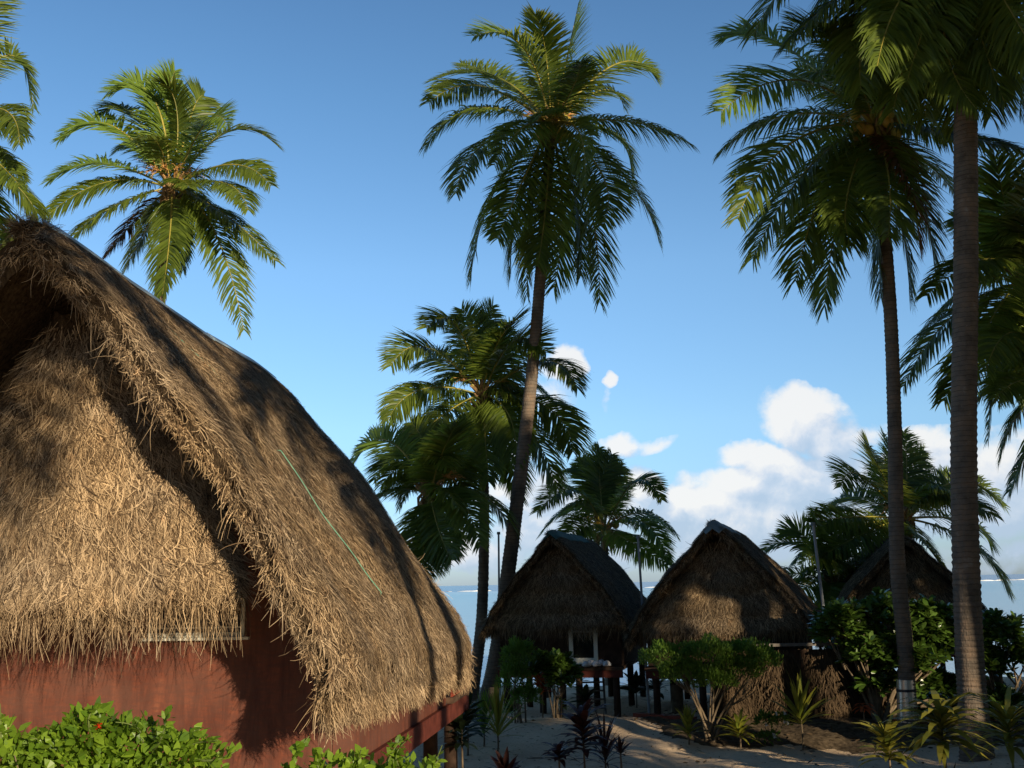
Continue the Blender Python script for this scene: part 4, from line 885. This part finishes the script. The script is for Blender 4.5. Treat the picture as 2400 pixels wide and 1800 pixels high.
# foreground hibiscus hedge bushes
def fore(label, cu, D, bl, n, seed, spr, fl, g='bright green hibiscus bushes in the foreground'):
    b = base_at(cu, 1600, D); B = [rel(b, u, v, D+dd, rx, ry, rz) for (u, v, dd, rx, ry, rz) in bl]
    B += [(0, 0, 1.2, .7, .5, .9)]
    rt = leafy_bush('hibiscus_bush', label, 'bush', b, B, n, .082, 'bush_leaf', seed=seed, group=g, stems=8, lw=.62, flowers=fl, upb=.35, stem_r=.022)
    r = np.random.default_rng(seed)
    sprigs(rt, [((P(a, c, D-.1)-np.array(b)), (P(e, f, D-.15)-np.array(b))) for (a, c, e, f) in spr], 'bush_leaf', r, .085, 'sprig')
fore('green hibiscus bush with red flowers under the near hut wall, bottom left', 220, 8.6, [(20, 1665, 0, .35, .3, .28), (110, 1665, 0, .35, .3, .26), (190, 1620, 0, .35, .3, .30), (280, 1640, .1, .4, .3, .30), (380, 1655, 0, .35, .3, .25), (-60, 1650, 0, .35, .3, .32), (200, 1760, 0, 1.3, .45, .5)], 6500, 61,
     [(200, 1600, 215, 1530), (330, 1620, 360, 1530), (420, 1640, 520, 1615), (90, 1620, 50, 1590), (300, 1640, 250, 1560), (0, 1620, 0, 1520), (150, 1610, 130, 1560), (380, 1620, 430, 1575), (400, 1650, 470, 1600)], ('petal_red', 7, .04))
fore('yellow-green bush with long sprigs at the foot of the near hut corner', 780, 9.2, [(720, 1690, 0, .35, .3, .22), (860, 1700, 0, .35, .3, .25), (800, 1780, 0, .8, .4, .4)], 2000, 62,
     [(640, 1680, 668, 1590), (720, 1680, 700, 1615), (760, 1680, 780, 1620), (830, 1680, 870, 1595), (870, 1660, 890, 1590), (930, 1690, 955, 1610), (690, 1690, 610, 1650), (800, 1690, 850, 1640), (900, 1680, 950, 1640), (640, 1690, 570, 1660), (740, 1690, 740, 1640), (860, 1690, 915, 1650)], None)
# rosette plants
def rosette(name, label, cat, u, v, D, m, n=26, ln=.55, wd=.05, stem=.4, seed=1, up=.6, bend=1., group=None, zoff=0., tiers=3, stem_m='stem', stem_r=.022):
    r = np.random.default_rng(seed); b = base_at(u, v, D); root = empty(name, b); tag(root, label, cat, group); g_ = Geo()
    q = np.zeros((n, 3)); q[:, 2] = stem+np.linspace(0, .35*ln*tiers/3, n); an = np.arange(n)*2.4+r.normal(0, .2, n); e = np.linspace(up*.35, up*1.9, n)+r.normal(0, .12, n)
    wd = wd*1.25
    d = np.stack([np.cos(an)*np.cos(e), np.sin(an)*np.cos(e), np.sin(e)], 1); L_ = ln*r.uniform(.75, 1.15, n)
    leaves(g_, q, d, L_, np.full(n, wd), r=r, bend=bend, k=5, shape=(.35, .9, 1., .7, .05), roll=.15); g_.obj('foliage', m, root)
    g_ = Geo(); tube(g_, [(0, 0, -.05), (.01, 0, stem*.5), (0, 0, stem+.35*ln*tiers/3)], [stem_r, stem_r*.9, stem_r*.6], 7); g_.obj('stem', stem_m, root)
    return root
TG = 'dark red ti plants on the sand'
rosette('ti_plant', 'tallest dark red ti plant in the centre foreground on the sand', 'plant', 1262, 1668, 19.6, 'ti_leaf', 48, .60, .055, .62, 71, .55, 1.0, TG, tiers=8)
rosette('ti_plant', 'small dark ti plant low at the left of the central red clump', 'plant', 1208, 1668, 19.4, 'ti_leaf', 26, .44, .040, .46, 72, .5, 1.1, TG)
rosette('ti_plant', 'thin reddish ti plant just right of the central dark clump', 'plant', 1308, 1668, 19.8, 'ti_leaf', 44, .80, .018, .34, 73, .75, .8, TG)
rosette('ti_plant', 'little ti plant rightmost of the central red clump', 'plant', 1342, 1672, 19.5, 'ti_leaf', 22, .28, .026, .56, 74, .8, .6, TG)
rosette('ti_plant', 'ti plant barely showing at the bottom edge left of the central clump', 'plant', 1093, 1690, 18.6, 'ti_leaf', 26, .46, .045, .3, 75, .7, .6, TG)
DG = 'dark cordylines by the near hut veranda'
rosette('dark_cordyline', 'tall black-leaved cordyline standing on the sand below the veranda corner', 'plant', 998, 1650, 19.5, 'dark_leaf', 40, .55, .045, .75, 76, .5, 1., DG, tiers=8)
rosette('dark_cordyline', 'shorter black-leaved cordyline in front of the palm feet', 'plant', 1010, 1585, 22.5, 'dark_leaf', 34, .6, .05, .5, 77, .6, .9, DG, tiers=6)
rosette('dark_cordyline', 'black-leaved cordyline in the shade under the near hut deck', 'plant', 975, 1560, 24.5, 'dark_leaf', 30, .6, .05, .7, 78, .6, .9, DG, tiers=5)
YG = 'yellow-green crotons in front of the huts'
rosette('croton', 'yellow-green croton growing right at the foot of the leaning trunk', 'plant', 1075, 1590, 22.8, 'yellow_leaf', 46, .85, .022, .30, 79, 1.0, .35, YG, tiers=3)
rosette('croton', 'shorter green croton against the base of the leaning trunk', 'plant', 1045, 1575, 23.5, 'shrub_leaf', 34, .75, .022, .25, 80, 1.0, .4, YG)
rosette('croton', 'croton left of the shrub stems, lit yellow', 'plant', 1487, 1590, 23.2, 'yellow_leaf', 40, .50, .032, .20, 81, .8, .7, YG)
rosette('croton', 'spreading yellow croton right of the shrub stems', 'plant', 1598, 1592, 23.0, 'yellow_leaf', 46, .55, .034, .22, 82, .6, .9, YG)
rosette('croton', 'tallest yellow-green croton on a bare stem right of the white flowers', 'plant', 1733, 1592, 23.0, 'yellow_leaf', 34, .85, .040, .52, 83, .8, .5, YG)
rosette('croton', 'big olive croton at the foot of the ringed trunk, bottom right', 'plant', 2045, 1690, 18.2, 'olive_leaf', 80, 1.0, .050, .60, 84, .42, 1.15, YG, tiers=5)
rosette('croton', 'olive croton in the bottom right corner', 'plant', 2190, 1680, 18.8, 'olive_leaf', 60, .85, .045, .6, 85, .5, 1.1, YG, tiers=5)
rosette('croton', 'low dark croton left of the big olive one, bottom right', 'plant', 1925, 1690, 18.4, 'olive_leaf', 50, .62, .045, .45, 86, .6, 1.0, YG, tiers=5)
rosette('red_croton', 'thin red-leaved plant in the shade left of the metal rat guard', 'plant', 1868, 1575, 24.2, 'red_leaf', 14, .35, .035, .6, 87, .2, 1.4, None)
rosette('red_croton', 'orange-red leaved plant below the middle hut, among broad green leaves', 'plant', 1172, 1530, 27.3, 'red_leaf', 26, .42, .06, .65, 88, .5, .8, None, tiers=4)
# flat-topped shrub
b = base_at(1530, 1592, 23.6)
leafy_bush('flat_topped_shrub', 'wide flat-topped green shrub on several bare stems before the sunpatched hut', 'shrub', b,
           [rel(b, 1440, 1425, 23.6, .60, .6, .36), rel(b, 1530, 1420, 23.5, .65, .6, .40), rel(b, 1610, 1420, 23.6, .60, .6, .38), rel(b, 1650, 1430, 23.6, .38, .5, .30), rel(b, 1480, 1460, 23.6, .6, .6, .35), rel(b, 1590, 1455, 23.6, .6, .5, .33), rel(b, 1545, 1475, 23.4, .5, .5, .28)],
           17000, .075, 'shrub_leaf', seed=91, stems=8, lw=.34, upb=1.1, bend=.2, stem_r=.034)
# bushes below the middle hut
b = base_at(1120, 1530, 26.); leafy_bush('feathery_shrub', 'dense feathery green shrub right of the leaning trunk', 'shrub', b, [rel(b, 1120, 1420, 26, .42, .4, .42), rel(b, 1110, 1470, 26, .42, .4, .5), rel(b, 1135, 1510, 26, .4, .4, .3)], 6500, .085, 'shrub_leaf', seed=92, stems=6, lw=.25, upb=.8, stem_r=.025)
b = base_at(1205, 1530, 26.8); leafy_bush('broad_leaved_shrub', 'broad-leaved shrub growing under the middle hut window', 'shrub', b, [rel(b, 1175, 1450, 26.8, .5, .4, .38), rel(b, 1215, 1470, 26.6, .42, .4, .42), rel(b, 1200, 1440, 26.8, .35, .4, .25)], 330, .24, 'glossy_leaf', seed=93, whorl=8, stems=8, lw=.36, stem_r=.025)
b = base_at(1655, 1585, 23.4); leafy_bush('white_flower_bush', 'small bush with white flowers between the crotons', 'bush', b, [rel(b, 1655, 1560, 23.4, .28, .2, .2), rel(b, 1685, 1562, 23.4, .25, .2, .2), (0, 0, .15, .3, .2, .15)], 900, .07, 'shrub_leaf', seed=94, stems=5, lw=.5, flowers=('petal_white', 7, .05), stem_r=.01)
for i, (u, v, D, lab, s) in enumerate(((1265, 1530, 27.8, 'dark broad-leaved seedling left of the steps under the middle hut', .5), (1375, 1520, 30.5, 'dark leafy plant behind the stilts right of the steps', .65), (1215, 1535, 27.2, 'little yellow-green plant at the middle hut stilts', .35), (1420, 1515, 31, 'dark plant on the beach beyond the red plank', .55), (1105, 1540, 27, 'low plant at the foot of the feathery shrub', .4))):
    rosette('beach_plant', lab, 'plant', u, v, D, ('dark_leaf', 'dark_leaf', 'yellow_leaf', 'dark_leaf', 'shrub_leaf')[i], 24, s, .06 if i != 2 else .03, s*.6, 100+i, .5, .8, 'small plants under the huts')
# broad glossy bushes at right (beach cabbage)
SG = 'glossy broad-leaved bushes at right'
b = base_at(1900, 1560, 25.3)
leafy_bush('beach_cabbage_bush', 'large glossy bush in front of the farthest hut, left of the ringed trunk', 'bush', b,
           [rel(b, 1820, 1350, 25.3, .55, .6, .45), rel(b, 1900, 1340, 25.5, .7, .6, .5), rel(b, 1990, 1360, 25.3, .7, .6, .6), rel(b, 1880, 1410, 25.2, .7, .6, .5), rel(b, 1960, 1430, 25., .8, .6, .5), rel(b, 2040, 1400, 25.2, .55, .6, .7), rel(b, 1900, 1480, 25.4, .5, .5, .3), rel(b, 2020, 1490, 25.4, .6, .5, .35), rel(b, 1790, 1370, 25.4, .35, .4, .25)],
           1300, .26, 'glossy_leaf', seed=95, whorl=9, stems=16, lw=.40, group=SG, stem_r=.05)
b = base_at(2170, 1560, 25.)
leafy_bush('beach_cabbage_bush', 'glossy bush right of the ringed trunk, against the sea', 'bush', b,
           [rel(b, 2160, 1380, 25, .5, .5, .5), rel(b, 2130, 1450, 25, .5, .5, .5), rel(b, 2230, 1420, 25, .7, .5, .35), rel(b, 2150, 1520, 25, .5, .5, .3), rel(b, 2300, 1430, 25, .7, .5, .5)],
           620, .24, 'glossy_leaf', seed=96, whorl=9, stems=12, lw=.40, group=SG, stem_r=.05)
b = base_at(1840, 1560, 26.6)
leafy_bush('beach_cabbage_bush', 'dark bush in the shade beneath the glossy one, beside the thatch windbreak', 'bush', b,
           [rel(b, 1830, 1440, 26.6, .7, .5, .6), rel(b, 1820, 1520, 26.4, .6, .5, .4), rel(b, 1900, 1530, 26.4, .6, .5, .35), rel(b, 2010, 1540, 26.0, .7, .5, .35), rel(b, 2110, 1550, 26.2, .7, .5, .4), rel(b, 1770, 1500, 26.8, .6, .4, .6)],
           1500, .22, 'glossy_leaf', seed=97, whorl=9, stems=12, lw=.40, group=SG, stem_r=.05)
# leaning trunk at far right
g_ = Geo(); a, bb2 = P(2135, 1440, 27), P(2230, 1560, 27); dv = bb2-a
rt = empty('leaning_tree', (bb2[0]+.2, bb2[1], 0.)); tag(rt, 'dark leaning tree at the right edge against the water', 'tree')
ofs2 = np.array([bb2[0]+.2, bb2[1], 0.]); tube(g_, catmull([ofs2-ofs2+[.3, 0, -.1], bb2-ofs2, a-ofs2, a-ofs2+[-.6, .1, 1.3]], 16), np.linspace(.16, .06, 16), 9); g_.obj('trunk', 'stem', rt)
g_ = Geo(); r_ = np.random.default_rng(98); c_ = np.array(a-ofs2+[-.4, .1, 1.]); n_ = 900; v_ = nz(r_.normal(0, 1, (n_, 3))); q = c_+v_*np.array([.7, .5, .4])*r_.random((n_, 1))**.4
leaves(g_, q, v_+r_.normal(0, .5, (n_, 3)), r_.uniform(.1, .2, n_), r_.uniform(.025, .045, n_), r=r_, bend=.4); g_.obj('crown', 'dark_leaf', rt)
